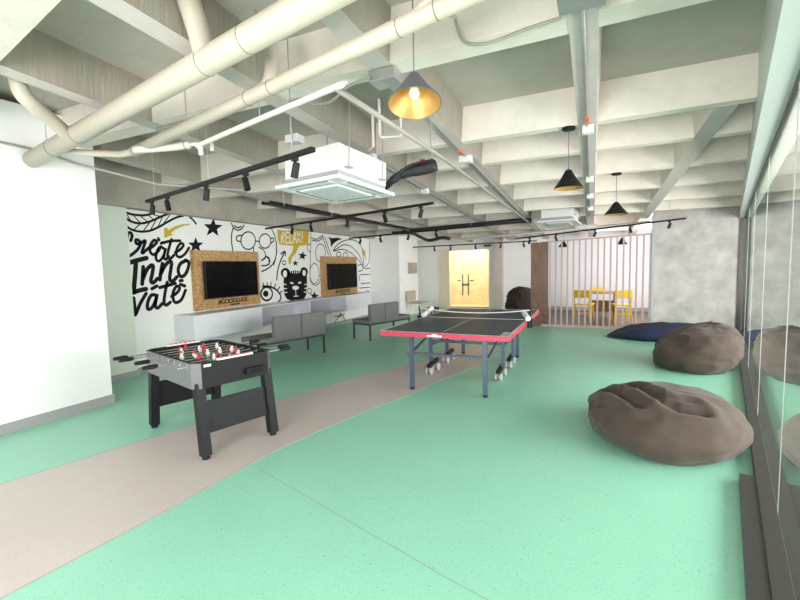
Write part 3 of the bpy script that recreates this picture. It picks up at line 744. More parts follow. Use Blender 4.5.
# ------------------------------------------------------------------ sofas
def sofa(name, loc, ang, L, b0, b1, label):
    t = thing(name, label, 'sofa', loc, ang, 'grey two-seat bench sofas facing the televisions')
    D = 0.56
    obj('seat', bx(0, L, 0.0, D, 0.345, 0.425, 0.02), M['sofa_seat'], t)
    mid = (b0 + b1) / 2
    for a, b in ((b0, mid - 0.004), (mid + 0.004, b1)):
        obj('backrest', bx(a, b, -0.035, 0.075, 0.36, 0.76, 0.03, seg=3), M['sofa'], t)
    bm = bmesh.new()
    box(bm, 0.01, L - 0.01, 0.02, 0.05, 0.315, 0.345)
    box(bm, 0.01, L - 0.01, D - 0.05, D - 0.02, 0.315, 0.345)
    box(bm, 0.01, 0.04, 0.05, D - 0.05, 0.315, 0.345)
    box(bm, L - 0.04, L - 0.01, 0.05, D - 0.05, 0.315, 0.345)
    obj('frame', bm, M['sofa_leg'], t)
    for x in (0.025, L - 0.025):
        for y in (0.035, D - 0.035):
            obj('leg', bx(x - 0.014, x + 0.014, y - 0.014, y + 0.014, 0, 0.315), M['sofa_leg'], t)
    return t


a = math.radians(72.6)
sofa('bench_sofa', (-2.04 - 1.32 * math.cos(a), 1.76 - 1.32 * math.sin(a), 0), a, 1.33, 0.28, 1.33, 'grey bench sofa with two back cushions between foosball table and tiger drawing')
a = math.radians(73.5)
sofa('bench_sofa', (-1.845, 3.08, 0), a, 1.32, 0.0, 0.88, 'grey bench sofa in front of the white column near ping pong table')

# ------------------------------------------------------------------ ping pong table
pp = thing('ping_pong_table', 'dark slate ping pong table with red apron and blue-grey folding legs', 'ping pong table', (0, 0, 0))
W, LN, H = 1.525, 2.74, 0.76
for y0_, y1_ in ((0.0, 1.365), (1.375, 2.74)):
    t = obj('table_half', bx(0, W, y0_, y1_, H - 0.022, H, 0.003), M['table_top'], pp)
    bm = bmesh.new()
    for x0_, x1_ in ((0, 0.02), (W - 0.02, W), (W / 2 - 0.0025, W / 2 + 0.0025)):
        box(bm, x0_, x1_, y0_, y1_, H, H + 0.0012)
    ye = (y0_, y0_ + 0.02) if y0_ == 0 else (y1_ - 0.02, y1_)
    box(bm, 0.02, W - 0.02, ye[0], ye[1], H, H + 0.0012)
    obj('court_lines', bm, M['table_line'], t)
    bm = bmesh.new()
    z0_, z1_ = H - 0.058, H - 0.0225
    box(bm, 0.004, 0.026, y0_ + 0.004, y1_ - 0.004, z0_, z1_)
    box(bm, W - 0.026, W - 0.004, y0_ + 0.004, y1_ - 0.004, z0_, z1_)
    box(bm, 0.026, W - 0.026, y0_ + 0.004, y0_ + 0.026, z0_, z1_)
    box(bm, 0.026, W - 0.026, y1_ - 0.026, y1_ - 0.004, z0_, z1_)
    obj('apron', bm, M['table_red'], pp)
# red lip round the top edge
bm = bmesh.new()
box(bm, -0.003, W + 0.003, -0.004, 0.0, H - 0.056, H - 0.003)
box(bm, -0.004, 0.0, 0.0, LN, H - 0.056, H - 0.003)
box(bm, W, W + 0.004, 0.0, LN, H - 0.056, H - 0.003)
obj('edge_band', bm, M['table_red'], pp)
bm = bmesh.new()
prism(bm, [(0.60, -0.006), (0.78, -0.006), (0.78, -0.004), (0.60, -0.004)], H - 0.044, H - 0.026)
prism(bm, [(0.66, -0.0062), (0.72, -0.0062), (0.72, -0.004), (0.66, -0.004)], H - 0.044, H - 0.014)
obj('apron_logo', bm, M['table_line'], pp)
bm = bmesh.new()
box(bm, W - 0.10, W - 0.035, 0.05, 0.30, H + 0.0005, H + 0.0014)
obj('top_sticker', bm, M['wheel'], pp)
for y in (0.24, 2.50):
    for x in (0.30, 1.215):
        l = obj('leg', bx(x - 0.024, x + 0.024, y - 0.024, y + 0.024, 0.03, H - 0.03), M['table_steel'], pp)
        obj('foot', lathe(bmesh.new(), [(0.0, 0.0), (0.026, 0.0), (0.028, 0.012), (0.026, 0.032), (0, 0.032)], 14, c=(x, y, 0)), M['black_metal'], l)
for y in (1.12, 1.86):
    for x in (0.22, 1.25):
        obj('inner_leg', bx(x - 0.022, x + 0.022, y - 0.022, y + 0.022, 0.14, H - 0.03), M['table_steel'], pp)
for y in (0.24, 1.12, 1.86, 2.50):
    obj('cross_bar', bx(0.24, 1.26, y - 0.015, y + 0.015, 0.44, 0.47), M['table_steel'], pp)
for x in (0.26, 1.23):
    for a_, b_ in ((0.24, 1.12), (2.5, 1.86)):
        obj('side_brace', br((x, a_, 0.42), (x, b_, 0.60), 0.022, 0.022), M['table_steel'], pp)
    obj('under_bar', bx(x - 0.016, x + 0.016, 1.1, 1.88, 0.40, 0.43), M['table_steel'], pp)
    for y in (1.12, 1.86):
        c = obj('caster_bar', br((x - 0.01, y - 0.19, 0.125), (x - 0.01, y + 0.19, 0.15), 0.05, 0.045), M['black_metal'], pp)
        for dy in (-0.14, 0.15):
            bm = bmesh.new()
            for s in (-0.03, 0.03):
                tube(bm, [(x - 0.01 + s - 0.011, y + dy, 0.052), (x - 0.01 + s + 0.011, y + dy, 0.052)], 0.052, 16)
            obj('wheel', bm, M['wheel'], c)
            obj('fork', bx(x - 0.018, x - 0.002, y + dy - 0.015, y + dy + 0.015, 0.05, 0.115), M['steel'], c)
# centre locking gear
bm = bmesh.new()
bar(bm, (0.30, 1.37, 0.415), (1.23, 1.37, 0.415), 0.03, 0.03)
bar(bm, (0.70, 1.12, 0.47), (0.82, 1.3, 0.56), 0.02, 0.02)
obj('lock_bar', bm, M['table_steel'], pp)
# net
nt_ = thing('table_tennis_net', 'white-taped net clamped across the middle of the ping pong table', 'net', (W / 2, 1.37, H))
ys = [(-0.80 + 1.6 * i / 24) for i in range(25)]


def sag(x):
    return 0.085 + 0.055 * (abs(x) / 0.8) ** 2


obj('top_tape', tb([(x, 0, sag(x)) for x in ys], 0.0075, 6), M['net_white'], nt_)
obj('bottom_cord', tb([(x, 0, 0.008 + 0.0 * x) for x in ys], 0.003, 5), M['net_white'], nt_)
bm = bmesh.new()
for i in range(108):
    x = -0.80 + 1.6 * i / 107
    tube(bm, [(x, 0, 0.008), (x, 0, sag(x))], 0.0011, 3, cap=False)
for k in range(1, 6):
    tube(bm, [(x, 0, 0.008 + (sag(x) - 0.008) * k / 6) for x in ys], 0.0011, 3, cap=False)
obj('mesh', bm, M['black_metal'], nt_)
for s in (-1, 1):
    p_ = obj('post', tb([(s * 0.80, 0, 0.03), (s * 0.815, 0, 0.165)], 0.012, 10), M['black_metal'], nt_)
    rp = [(0.80, -0.17, 0.045), (0.70, 0.08, 0.105)] if s > 0 else [(-0.72, -0.07, 0.036), (-0.675, 0.19, 0.12)]
    obj('roll_cover', tb(rp, 0.034, 14), M['net_white'], nt_)
    obj('clamp', bx(s * 0.80 - 0.035, s * 0.80 + 0.035, -0.03, 0.03, -0.10, 0.03, 0.006), M['black_metal'], nt_)

# ------------------------------------------------------------------ foosball table
FB_ANG = math.radians(-16)
fb = thing('foosball_table', 'black foosball table with splayed legs standing by the white pillar', 'foosball table', (-0.967, -1.685, 0), FB_ANG)
# local: x long axis (end with the goal tray at +x), y across
HL, HW = 0.545, 0.36
Z0, Z1 = 0.575, 0.785


def chamfer(hl, hw, c):
    return [(hl - c, -hw), (hl, -hw + c), (hl, hw - c), (hl - c, hw), (-hl + c, hw), (-hl, hw - c), (-hl, -hw + c), (-hl + c, -hw)]


outer, inner = chamfer(HL, HW, 0.06), chamfer(HL - 0.035, HW - 0.03, 0.05)
bm = bmesh.new()
o0 = [bm.verts.new((p[0], p[1], Z0)) for p in outer]
o1 = [bm.verts.new((p[0], p[1], Z1)) for p in outer]
i1 = [bm.verts.new((p[0], p[1], Z1)) for p in inner]
i0 = [bm.verts.new((p[0], p[1], Z1 - 0.10)) for p in inner]
n = 8
for k in range(n):
    f = bm.faces.new((o0[k], o0[(k + 1) % n], o1[(k + 1) % n], o1[k]))
    f.material_index = 1 if k in (0, 2, 4, 6, 7, 3) else 0
    bm.faces.new((o1[k], o1[(k + 1) % n], i1[(k + 1) % n], i1[k]))
    bm.faces.new((i1[k], i1[(k + 1) % n], i0[(k + 1) % n], i0[k]))
bm.faces.new(o0)
body = obj('body', bm, None, fb, mats=[M['foos_black'], M['foos_grey']])
obj('playfield', prism(bmesh.new(), inner, Z1 - 0.115, Z1 - 0.1), M['foos_field'], fb)
bm = bmesh.new()
box(bm, -0.003, 0.003, -HW + 0.04, HW - 0.04, Z1 - 0.0995, Z1 - 0.098)
for s in (-1, 1):
    box(bm, s * 0.44 - 0.003, s * 0.44 + 0.003, -0.17, 0.17, Z1 - 0.0995, Z1 - 0.098)
obj('field_lines', bm, M['net_white'], fb)
for s in (1, -1):
    g = obj('goal_tray', bx(min(s * HL, s * (HL + 0.045)), max(s * HL, s * (HL + 0.045)), 0.07, 0.24, 0.62, 0.675, 0.01), M['black_metal'], fb)
    obj('tray_opening', bx(min(s * (HL + 0.03), s * (HL + 0.047)), max(s * (HL + 0.03), s * (HL + 0.047)), 0.09, 0.22, 0.632, 0.665), M['ink'], g)
obj('end_label', bx(HL + 0.0, HL + 0.002, -0.28, -0.22, Z1 - 0.035, Z1 - 0.015), M['net_white'], fb)
for s in (-1, 1):
    b_ = obj('score_counter', bx(s * (HL - 0.017) - 0.014, s * (HL - 0.017) + 0.014, -0.16, 0.16, Z1, Z1 + 0.014), M['net_white'], fb)
    bm = bmesh.new()
    for k in range(6):
        box(bm, s * (HL - 0.017) - 0.012, s * (HL - 0.017) + 0.012, -0.13 + k * 0.045, -0.105 + k * 0.045, Z1 + 0.014, Z1 + 0.022)
    obj('score_beads', bm, M['red'], b_)
# legs and end boards
for sx in (-1, 1):
    for sy in (-1, 1):
        tp, bt = Vector((sx * (HL - 0.06), sy * (HW - 0.055), Z0 + 0.04)), Vector((sx * (HL + 0.012), sy * (HW - 0.05), 0.03))
        l = obj('leg', br(bt, tp, 0.075, 0.075, up=(1, 0, 0)), M['foos_black'], fb)
        obj('leveling_foot', lathe(bmesh.new(), [(0, 0), (0.03, 0.0), (0.03, 0.025), (0.02, 0.04), (0, 0.04)], 12, c=tuple(bt - Vector((0, 0, 0.03)))), M['black_metal'], l)
    xa, xb = sx * (HL - 0.015), sx * (HL - 0.045)
    bm = bmesh.new()
    x_lo, x_hi = sx * (HL - 0.005), sx * (HL - 0.035)
    w_ = HW - 0.05
    hexa(bm, [(x_lo - 0.009, -w_, 0.20), (x_lo + 0.009, -w_, 0.20), (x_lo + 0.009, w_, 0.20), (x_lo - 0.009, w_, 0.20),
              (x_hi - 0.009, -w_ + 0.02, 0.46), (x_hi + 0.009, -w_ + 0.02, 0.46), (x_hi + 0.009, w_ - 0.02, 0.46), (x_hi - 0.009, w_ - 0.02, 0.46)])
    obj('end_board', bm, M['foos_black'], fb)
# rods with men and handles


def man_bm(x, y, z, ang):
    bm = bmesh.new()
    lathe(bm, [(0.0, 0.047), (0.009, 0.044), (0.0125, 0.035), (0.009, 0.026), (0.006, 0.024), (0.017, 0.020), (0.019, 0.0), (0.014, -0.02), (0.012, -0.045), (0.010, -0.06), (0.0, -0.06)], 10)
    box(bm, -0.012, 0.016, -0.011, 0.011, -0.085, -0.055, 0.003)
    bmesh.ops.rotate(bm, verts=bm.verts, cent=(0, 0, 0), matrix=Matrix.Rotation(ang, 3, 'Y'))
    bmesh.ops.translate(bm, verts=bm.verts, vec=(x, y, z))
    return bm


FORM = [1, 2, 3, 5, 5, 3, 2, 1]
TEAM = [0, 0, 1, 0, 1, 0, 1, 1]
MANM = [M['red'], M['white_plastic']]

for i in range(8):
    x = -0.448 + i * 0.128
    zr = Z1 - 0.028
    side = -1 if TEAM[i] == 0 else 1
    sh = random.uniform(-0.045, 0.045)
    a_, b_ = (-HW - 0.15, HW + 0.06) if side < 0 else (-HW - 0.06, HW + 0.15)
    rod = obj('rod', tb([(x, a_ + sh, zr), (x, b_ + sh, zr)], 0.0075, 10), M['chrome'], fb)
    e = (a_ if side < 0 else b_) + sh
    hp = [(x, e + side * -0.0, zr), (x, e + side * 0.02, zr), (x, e + side * 0.10, zr), (x, e + side * 0.115, zr)]
    obj('handle', tb(hp, [0.014, 0.019, 0.017, 0.013], 12), M['black_metal'], rod)
    for s in (-1, 1):
        obj('bearing', tb([(x, s * (HW + 0.008), zr), (x, s * (HW - 0.038), zr)], 0.014, 10), M['chrome'], rod)
    nmen = FORM[i]
    sp = {1: 0, 2: 0.22, 3: 0.17, 5: 0.115}[nmen]
    for q in range(nmen):
        yy = (q - (nmen - 1) / 2) * sp + sh * 0.6
        obj('player', man_bm(x, yy, zr, random.choice((0.15, -0.3, 0.5, 1.2)) * (1 if side < 0 else -1)), MANM[TEAM[i]], rod, smooth=True)

# ------------------------------------------------------------------ bean bags
def bean_bag(name, label, loc, rz, a, b, h, m, tip=(), creases=(), seed=0, lean=(0, 0), e_top=1.0, puff=0.35, wr=0.02):
    """a, b half-widths; tip = (angle, extra radius, angular width, lift); creases = polylines of (u, v, depth, width)"""
    bm = bmesh.new()
    NU, NV = 120, 60
    off = Vector((seed * 13.7, seed * 5.1, seed * 2.3))
    grid = []
    for j in range(NV + 1):
        ph = -PI / 2 + PI * j / NV
        row = []
        for i in range(NU):
            th = 2 * PI * i / NU
            cz = math.cos(ph)
            s = math.sin(ph)
            rr = cz ** (0.62 if s < 0 else 0.80)
            x, y = a * rr * math.cos(th), b * rr * math.sin(th)
            z = h * puff + (h * (1 - puff) * (abs(s) ** e_top) if s >= 0 else -h * puff * min(1.0, abs(s) * 1.35))
            for (ta, ex, tw, lift) in tip:
                d = (th - ta + PI) % (2 * PI) - PI
                g = math.exp(-(d / tw) ** 2) * rr ** 2
                k = 1 + ex * g
                x *= k
                y *= k
                z = z * (1 - (lift) * g)
            t = max(0, z) / h
            x += lean[0] * t * t
            y += lean[1] * t * t
            P = Vector((x, y, z))
            # soft folds that radiate from the gathered top and long shallow wrinkles
            n1 = noise.fractal(P * 2.6 + off, 0.9, 2.1, 3)
            n2 = noise.noise(Vector((th * 2.2, z * 9 / max(h, .3), seed)) + off)
            rid = 1 - abs(noise.noise(Vector((P.x * 3.4, P.y * 3.4, P.z * 7.5)) + off * 2))
            amp = wr * (0.35 + 0.65 * min(1, rr + 0.2))
            nrm = Vector((x / a ** 2, y / b ** 2, (z - h * puff) / (h * .6) ** 2))
            nrm = nrm.normalized() if nrm.length > 1e-6 else Vector((0, 0, 1))
            P += nrm * (amp * (1.1 * n1 + 0.6 * n2) + amp * 0.8 * max(0, rid - 0.72) / 0.28)
            for line, dep, wid in creases:
                dm = 1e9
                L_ = [Vector(q) for q in line]
                Q = Vector((x, y))
                for p0, p1 in zip(L_, L_[1:]):
                    dd = p1 - p0
                    tt = max(0, min(1, (Q - p0).dot(dd) / dd.length_squared))
                    dm = min(dm, (Q - p0 - dd * tt).length)
                if z > h * 0.18:
                    P.z -= dep * math.exp(-(dm / wid) ** 2) - dep * 0.35 * math.exp(-((dm - wid * 1.9) / wid) ** 2)
            P.z = max(P.z, 0.0)
            row.append(P)
        grid.append(row)
    vrow = []
    for j, row in enumerate(grid):
        if j in (0, NV):
            c = sum(row, Vector()) / NU
            vrow.append([bm.verts.new(c)])
        else:
            vrow.append([bm.verts.new(p) for p in row])
    for j in range(NV):
        A, B = vrow[j], vrow[j + 1]
        for i in range(NU):
            k = (i + 1) % NU
            if len(A) == 1:
                bm.faces.new((A[0], B[k], B[i]))
            elif len(B) == 1:
                bm.faces.new((A[i], A[k], B[0]))
            else:
                bm.faces.new((A[i], A[k], B[k], B[i]))
    o = obj(name, bm, m, None, smooth=True)
    o.location = loc
    o.rotation_euler = (0, 0, rz)
    return tag(o, label, 'bean bag')


bb = bean_bag('bean_bag', 'large crumpled brown bean bag by the glass, the one with a pointed corner', (2.90, -0.31, 0), ROT, 0.575, 0.68, 0.42, M['brown_fabric'],
         tip=((math.radians(156), 0.27, 0.27, 0.2),), seed=1, puff=0.42, wr=0.016, e_top=1.2,
         creases=(([(-0.46, 0.02), (-0.34, -0.10), (-0.24, -0.26), (-0.12, -0.40)], 0.060, 0.045), ([(-0.30, 0.12), (-0.14, -0.08), (0.0, -0.26), (0.14, -0.34), (0.27, -0.30)], 0.060, 0.060),
                  ([(-0.05, -0.1), (0.10, -0.2), (0.22, -0.18)], 0.03, 0.05), ([(-0.60, -0.12), (-0.50, -0.22), (-0.40, -0.34)], 0.06, 0.03)))
bean_bag('bean_bag', 'brown bean bag slumped against the glass in front of the navy one', (3.66, 2.70, 0), ROT, 0.51, 0.66, 0.60, M['brown_fabric'],
         tip=((math.radians(215), 0.10, 0.35, 0.1),), seed=4, lean=(0.22, 0.10), puff=0.40, wr=0.024, e_top=1.25,
         creases=(([(-0.55, -0.1), (-0.3, 0.05), (-0.05, 0.12), (0.2, 0.1)], 0.07, 0.045), ([(-0.5, 0.12), (-0.2, 0.2), (0.1, 0.25)], 0.06, 0.04)))
bean_bag('bean_bag', 'flat navy blue bean bag lying by the concrete wall', (3.74, 5.02, 0), math.radians(-1), 1.02, 0.55, 0.31, M['navy_fabric'],
         tip=((PI * 1.03, 0.12, 0.5, 0.75),), seed=7, lean=(0.12, 0.0), puff=0.42, wr=0.014)
bean_bag('bean_bag', 'dark brown upright bean bag against the white wall beside the wooden panel', (0.42, 8.4, 0), 0.0, 0.50, 0.44, 0.84, M['dark_brown_fabric'],
         seed=9, puff=0.36, wr=0.03, e_top=1.15)

# ------------------------------------------------------------------ pendant lamps
def pendant(label, x, y, zc, ztop, shade, R=0.14, hgt=0.2, canopy=True, tilt=None):
    t = thing('pendant_lamp', label, 'pendant lamp', (x, y, zc), 0, 'cone pendant lamps')
    bm = bmesh.new()
    lathe(bm, [(0.0, hgt), (0.018, hgt), (0.03, hgt - 0.008), (R * 0.55, hgt * 0.5), (R, 0.004), (R, 0.0), (R - 0.004, 0.0)], 36)
    obj('shade', bm, M[shade], t, smooth=False)
    bm = bmesh.new()
    lathe(bm, [(R - 0.004, 0.0), (R * 0.53, hgt * 0.5 - 0.004), (0.026, hgt - 0.014), (0.0, hgt - 0.014)], 36)
    obj('gold_lining', bm, M['gold'], t, smooth=True)
    bm = bmesh.new()
    lathe(bm, [(0, -0.0 + 0.035), (0.012, 0.036), (0.024, 0.045), (0.030, 0.062), (0.026, 0.082), (0.016, 0.10), (0.014, 0.13), (0, 0.13)], 20)
    obj('bulb', bm, M['bulb'], t, smooth=True)
    obj('socket', lathe(bmesh.new(), [(0, 0.12), (0.02, 0.12), (0.02, hgt - 0.02), (0, hgt - 0.02)], 14), M['net_white'], t)
    obj('cord', tb([(0, 0, hgt - 0.005), (0, 0, ztop - zc - 0.002)], 0.0035, 6), M['shade_grey'], t)
    if canopy:
        obj('canopy', lathe(bmesh.new(), [(0, -0.022), (0.055, -0.022), (0.062, -0.015), (0.062, 0.0), (0, 0.0)], 24, c=(0, 0, ztop - zc)), M['shade_black'], t)
    if tilt:
        rm = Matrix.Translation((0, 0, hgt)) @ Matrix.Rotation(tilt[1], 4, 'Z') @ Matrix.Rotation(tilt[0], 4, 'X') @ Matrix.Translation((0, 0, -hgt))
        for c in t.children:
            if c.name.split('.')[0] in ('shade', 'gold_lining', 'bulb', 'socket'):
                c.data.transform(rm)
    d = bpy.data.lights.new('pendant_bulb_light', 'POINT')
    d.energy = 0.10
    d.color = (1.0, 0.78, 0.5)
    d.shadow_soft_size = 0.028
    lo = bpy.data.objects.new('pendant_bulb_light', d)
    COL.objects.link(lo)
    lo.parent = t
    lo.location = (0, 0, 0.02)
    return t


pendant('grey cone pendant lamp with gold inside, largest and nearest, hung over the open floor', 1.40, -2.19, 2.42, slab(-2.19), 'shade_grey', R=0.15, hgt=0.185, tilt=(math.radians(-13), math.radians(22)))
pendant('black cone pendant lamp hanging beside the ceiling beam that carries a conduit', 2.10, 0.0, 2.245, soffit(0.0), 'shade_black', R=0.135, hgt=0.18)
pendant('black cone pendant lamp hanging above the floor towards the navy bean bag', 2.60, 2.0, 2.16, soffit(2.0), 'shade_black', R=0.15, hgt=0.17)
pendant('small black pendant lamp behind the slatted divider on the wooden panel side', 1.60, 7.5, 1.94, soffit(7.5) + 0.33, 'shade_black', R=0.13, hgt=0.17, canopy=False)
pendant('small black pendant lamp behind the slatted divider above the yellow chairs', 2.98, 7.5, 1.95, soffit(7.5) + 0.33, 'shade_black', R=0.13, hgt=0.17, canopy=False)

# ------------------------------------------------------------------ ceiling cassette air conditioners
def cassette(label, x, y, zb, rz, S, bh):
    t = thing('air_conditioner', label, 'air conditioner', (x, y, zb), rz)
    t.rotation_euler = (math.radians(-4), 0, rz)
    bm = bmesh.new()
    s = S / 2
    box(bm, -s, s, -s, s, 0, 0.035, 0.008)
    obj('panel', bm, M['white_plastic'], t)
    g = obj('grille', bx(-s * 0.60, s * 0.60, -s * 0.60, s * 0.60, -0.012, 0.0, 0.004), M['white_plastic'], t)
    bm = bmesh.new()
    nb = 11
    for i in range(nb):
        for j in range(nb):
            cx, cy = (i - (nb - 1) / 2) * s * 1.05 / nb, (j - (nb - 1) / 2) * s * 1.05 / nb
            w = s * 0.028
            box(bm, cx - w, cx + w, cy - w, cy + w, -0.0135, -0.0119)
    obj('grille_holes', bm, M['vent_grey'], g)
    for k in range(4):
        ang = k * PI / 2
        bm = bmesh.new()
        box(bm, -s * 0.62, s * 0.62, -s * 0.90, -s * 0.72, -0.004, 0.0)
        bmesh.ops.rotate(bm, verts=bm.verts, cent=(0, 0, 0), matrix=Matrix.Rotation(ang, 3, 'Z'))
        l = obj('louvre', bm, M['white_plastic'], t)
        bm = bmesh.new()
        box(bm, -s * 0.62, s * 0.62, -s * 0.92, -s * 0.90, -0.0045, 0.0005)
        box(bm, -s * 0.62, s * 0.62, -s * 0.72, -s * 0.70, -0.0045, 0.0005)
        bmesh.ops.rotate(bm, verts=bm.verts, cent=(0, 0, 0), matrix=Matrix.Rotation(ang, 3, 'Z'))
        obj('louvre_slot', bm, M['shade_grey'], l)
    q = s * 0.84
    obj('body', bx(-q, q, -q, q, 0.095, bh, 0.006), M['white_plastic'], t)
    obj('body_band', bx(-q * 0.985, q * 0.985, -q * 0.985, q * 0.985, 0.035, 0.095), M['vent_grey'], t)
    for sx in (-1, 1):
        for sy in (-1, 1):
            obj('hanger_rod', tb([(sx * (q + 0.03), sy * q * 0.7, 0.13), (sx * (q + 0.03), sy * q * 0.7, slab(y) - zb - 0.02)], 0.006, 6), M['steel'], t)
            obj('hanger_bracket', bx(min(sx * q, sx * (q + 0.06)), max(sx * q, sx * (q + 0.06)), sy * q * 0.7 - 0.03, sy * q * 0.7 + 0.03, 0.125, 0.135), M['steel'], t)
    return t


cassette('large white cassette air conditioner hanging between the beams above the foosball side', 0.02, -0.90, 2.265, math.radians(-10), 0.83, 0.33)
cassette('white cassette air conditioner beyond, above the slatted divider', 1.68, 5.0, 2.34, math.radians(-8), 0.74, 0.27)

# insulated duct beside the first unit
bm = bmesh.new()
tube(bm, smooth_path([(0.34, -0.45, 2.36), (0.44, -0.47, 2.42), (0.54, -0.45, 2.475), (0.68, -0.45, 2.49), (0.80, -0.45, 2.50), (0.90, -0.45, 2.515)], 6), [0.035] * 6 + [0.042] * 6 + [0.052] * 6 + [0.058] * 13, 14)
t = thing('insulated_pipe', 'black foam-wrapped refrigerant pipe beside the large air conditioner', 'pipe', (0, 0, 0))
obj('foam_sleeve', bm, M['black_foam'], t, smooth=True)
obj('red_valve', bx(0.74, 0.79, -0.48, -0.43, 2.555, 2.59, 0.004), M['red'], t)
bm = bmesh.new()
for k in range(3):
    tube(bm, smooth_path([(0.36, -0.50 + k * 0.03, 2.37), (0.48, -0.53 + k * 0.03, 2.42 + k * 0.01), (0.64, -0.52 + k * 0.04, 2.53), (0.88, -0.47 + k * 0.03, 2.57)], 5), 0.012, 7)
obj('cables', bm, M['black_foam'], t)
obj('hanger', tb([(0.85, -0.45, 2.52), (0.85, -0.45, slab(-0.45))], 0.005, 6), M['steel'], t)

# ------------------------------------------------------------------ drain pipes
def ring(bm, p, d, r, w=0.006):
    p, d = Vector(p), Vector(d).normalized()
    tube(bm, [p - d * w / 2, p + d * w / 2], r, 18)


def pipe_thing(name, label, runs, joints, r, m='pvc', hangers=()):
    t = thing(name, label, 'pipe', tuple(Vector(runs[0][0][0]) if False else Vector((0, 0, 0))))
    for pname, pts, rr in runs:
        obj(pname, tb(smooth_path(pts, 6) if len(pts) > 2 else pts, rr, 20), M[m], t, smooth=True)
    for p, d, rr in joints:
        bm = bmesh.new()
        ring(bm, p, d, rr + 0.0025, 0.005)
        obj('joint', bm, M['pvc_ring'], t)
    for p, z in hangers:
        obj('hanger', tb([p, (p[0], p[1], z)], 0.004, 6), M['steel'], t)
    return t


A_, B_ = Vector((-2.84, -2.08, 2.675)), Vector((1.9, -2.73, 2.905))


def along(a, b, x):
    t = (x - a.x) / (b.x - a.x)
    return a + (b - a) * t


d1 = (B_ - A_)
P1 = along(A_, B_, 0.13)
P2 = along(A_, B_, -1.86)
pipe_thing('drain_pipe', 'thick cream drain pipe running from the white pillar under the ceiling',
           [('main_run', [A_, B_], 0.078),
            ('branch', [P1, P1 + Vector((-0.01, -0.03, 0.15)), P1 + Vector((-0.02, -0.10, 0.36))], 0.066),
            ('branch', [P2, P2 + Vector((0.06, -0.17, 0.09)), P2 + Vector((0.12, -0.33, 0.16)), P2 + Vector((0.13, -0.40, 0.24)), P2 + Vector((0.13, -0.42, 0.42))], 0.058)],
           [(along(A_, B_, -2.25), d1, 0.078), (along(A_, B_, -1.72), d1, 0.078), (along(A_, B_, 0.12), d1, 0.078), (along(A_, B_, 0.52), d1, 0.078)],
           0.078, hangers=[(tuple(along(A_, B_, -2.4)), 3.2)])
A2, B2 = Vector((-1.46, -1.92, 2.62)), Vector((2.5, -2.55, 2.82))
P3, P4 = along(A2, B2, 1.50), along(A2, B2, 0.28)
d2 = B2 - A2
pipe_thing('drain_pipe', 'thinner cream drain pipe parallel to the thick one',
           [('main_run', [A2, B2], 0.047),
            ('elbow_run', [A2 + Vector((0.02, -0.005, 0)), A2 + Vector((-0.06, 0.0, 0)), A2 + Vector((-0.26, 0.04, 0.02)), A2 + Vector((-0.45, 0.0, 0.04)), A2 + Vector((-0.62, -0.10, 0.05)), A2 + Vector((-0.78, -0.2, 0.07))], 0.03),
            ('branch', [P3, P3 + Vector((0.10, -0.02, 0.09)), P3 + Vector((0.16, -0.03, 0.42))], 0.042),
            ('branch', [P4, P4 + Vector((0.08, 0.02, 0.09)), P4 + Vector((0.10, 0.03, 0.4))], 0.042)],
           [(along(A2, B2, -1.42), d2, 0.047), (along(A2, B2, 0.16), d2, 0.047), (along(A2, B2, 0.40), d2, 0.047), (along(A2, B2, 1.40), d2, 0.047), (along(A2, B2, 1.62), d2, 0.047)],
           0.047, hangers=[(tuple(along(A2, B2, -0.6)), 3.2)])
sp = [(-1.34, -2.0, 2.60), (-0.98, -1.90, 2.60), (-0.80, -1.88, 2.60)]
pipe_thing('trap_pipe', 'white trap pipe joining the end of the thinner drain pipe', [('run', sp, 0.032), ('neck', [(-0.80, -1.88, 2.60), (-0.66, -1.86, 2.595), (-0.60, -1.86, 2.60), (-0.565, -1.86, 2.58), (-0.56, -1.86, 2.52)], 0.016)],
           [((-0.83, -1.88, 2.60), (1, 0, 0), 0.036)], 0.03, 'white_pipe')
sprk = thing('sprinkler_pipe', 'thin pipe with one white run turning into a grey run towards the far wall', 'pipe', (0, 0, 0))
obj('white_run', tb(smooth_path([(-0.56, -1.97, 2.46), (-0.56, -1.97, 2.52), (-0.50, -1.98, 2.55), (0.94, -2.34, 2.555), (0.98, -2.34, 2.555)], 5), 0.019, 12), M['white_pipe'], sprk, smooth=True)
obj('grey_run', tb([(0.98, -2.36, 2.552), (1.02, -0.5, 2.545), (1.05, 2.0, 2.47), (1.09, 4.7, 2.39)], 0.018, 12), M['grey_pipe'], sprk, smooth=True)
for x, y, z in ((0.24, -2.16, 2.555), (1.02, -0.9, 2.55), (1.045, 1.4, 2.49), (1.075, 3.4, 2.43)):
    obj('hanger', tb([(x, y, z), (x, y, slab(y))], 0.004, 6), M['steel'], sprk)
drops = thing('white_drop_pipe', 'small white bent water pipes dropping beside the beam over the air conditioner', 'pipe', (0, 0, 0))
obj('run', tb([(0.42, -0.85, 2.98), (0.42, -0.85, 2.70), (0.42, -0.85, 2.67), (0.24, -0.72, 2.65)], 0.013, 8), M['white_pipe'], drops)
obj('run', tb([(0.62, -1.1, 2.98), (0.62, -1.1, 2.68), (0.64, -1.1, 2.655), (0.80, -1.05, 2.655), (0.80, -1.05, 2.9)], 0.013, 8), M['white_pipe'], drops)

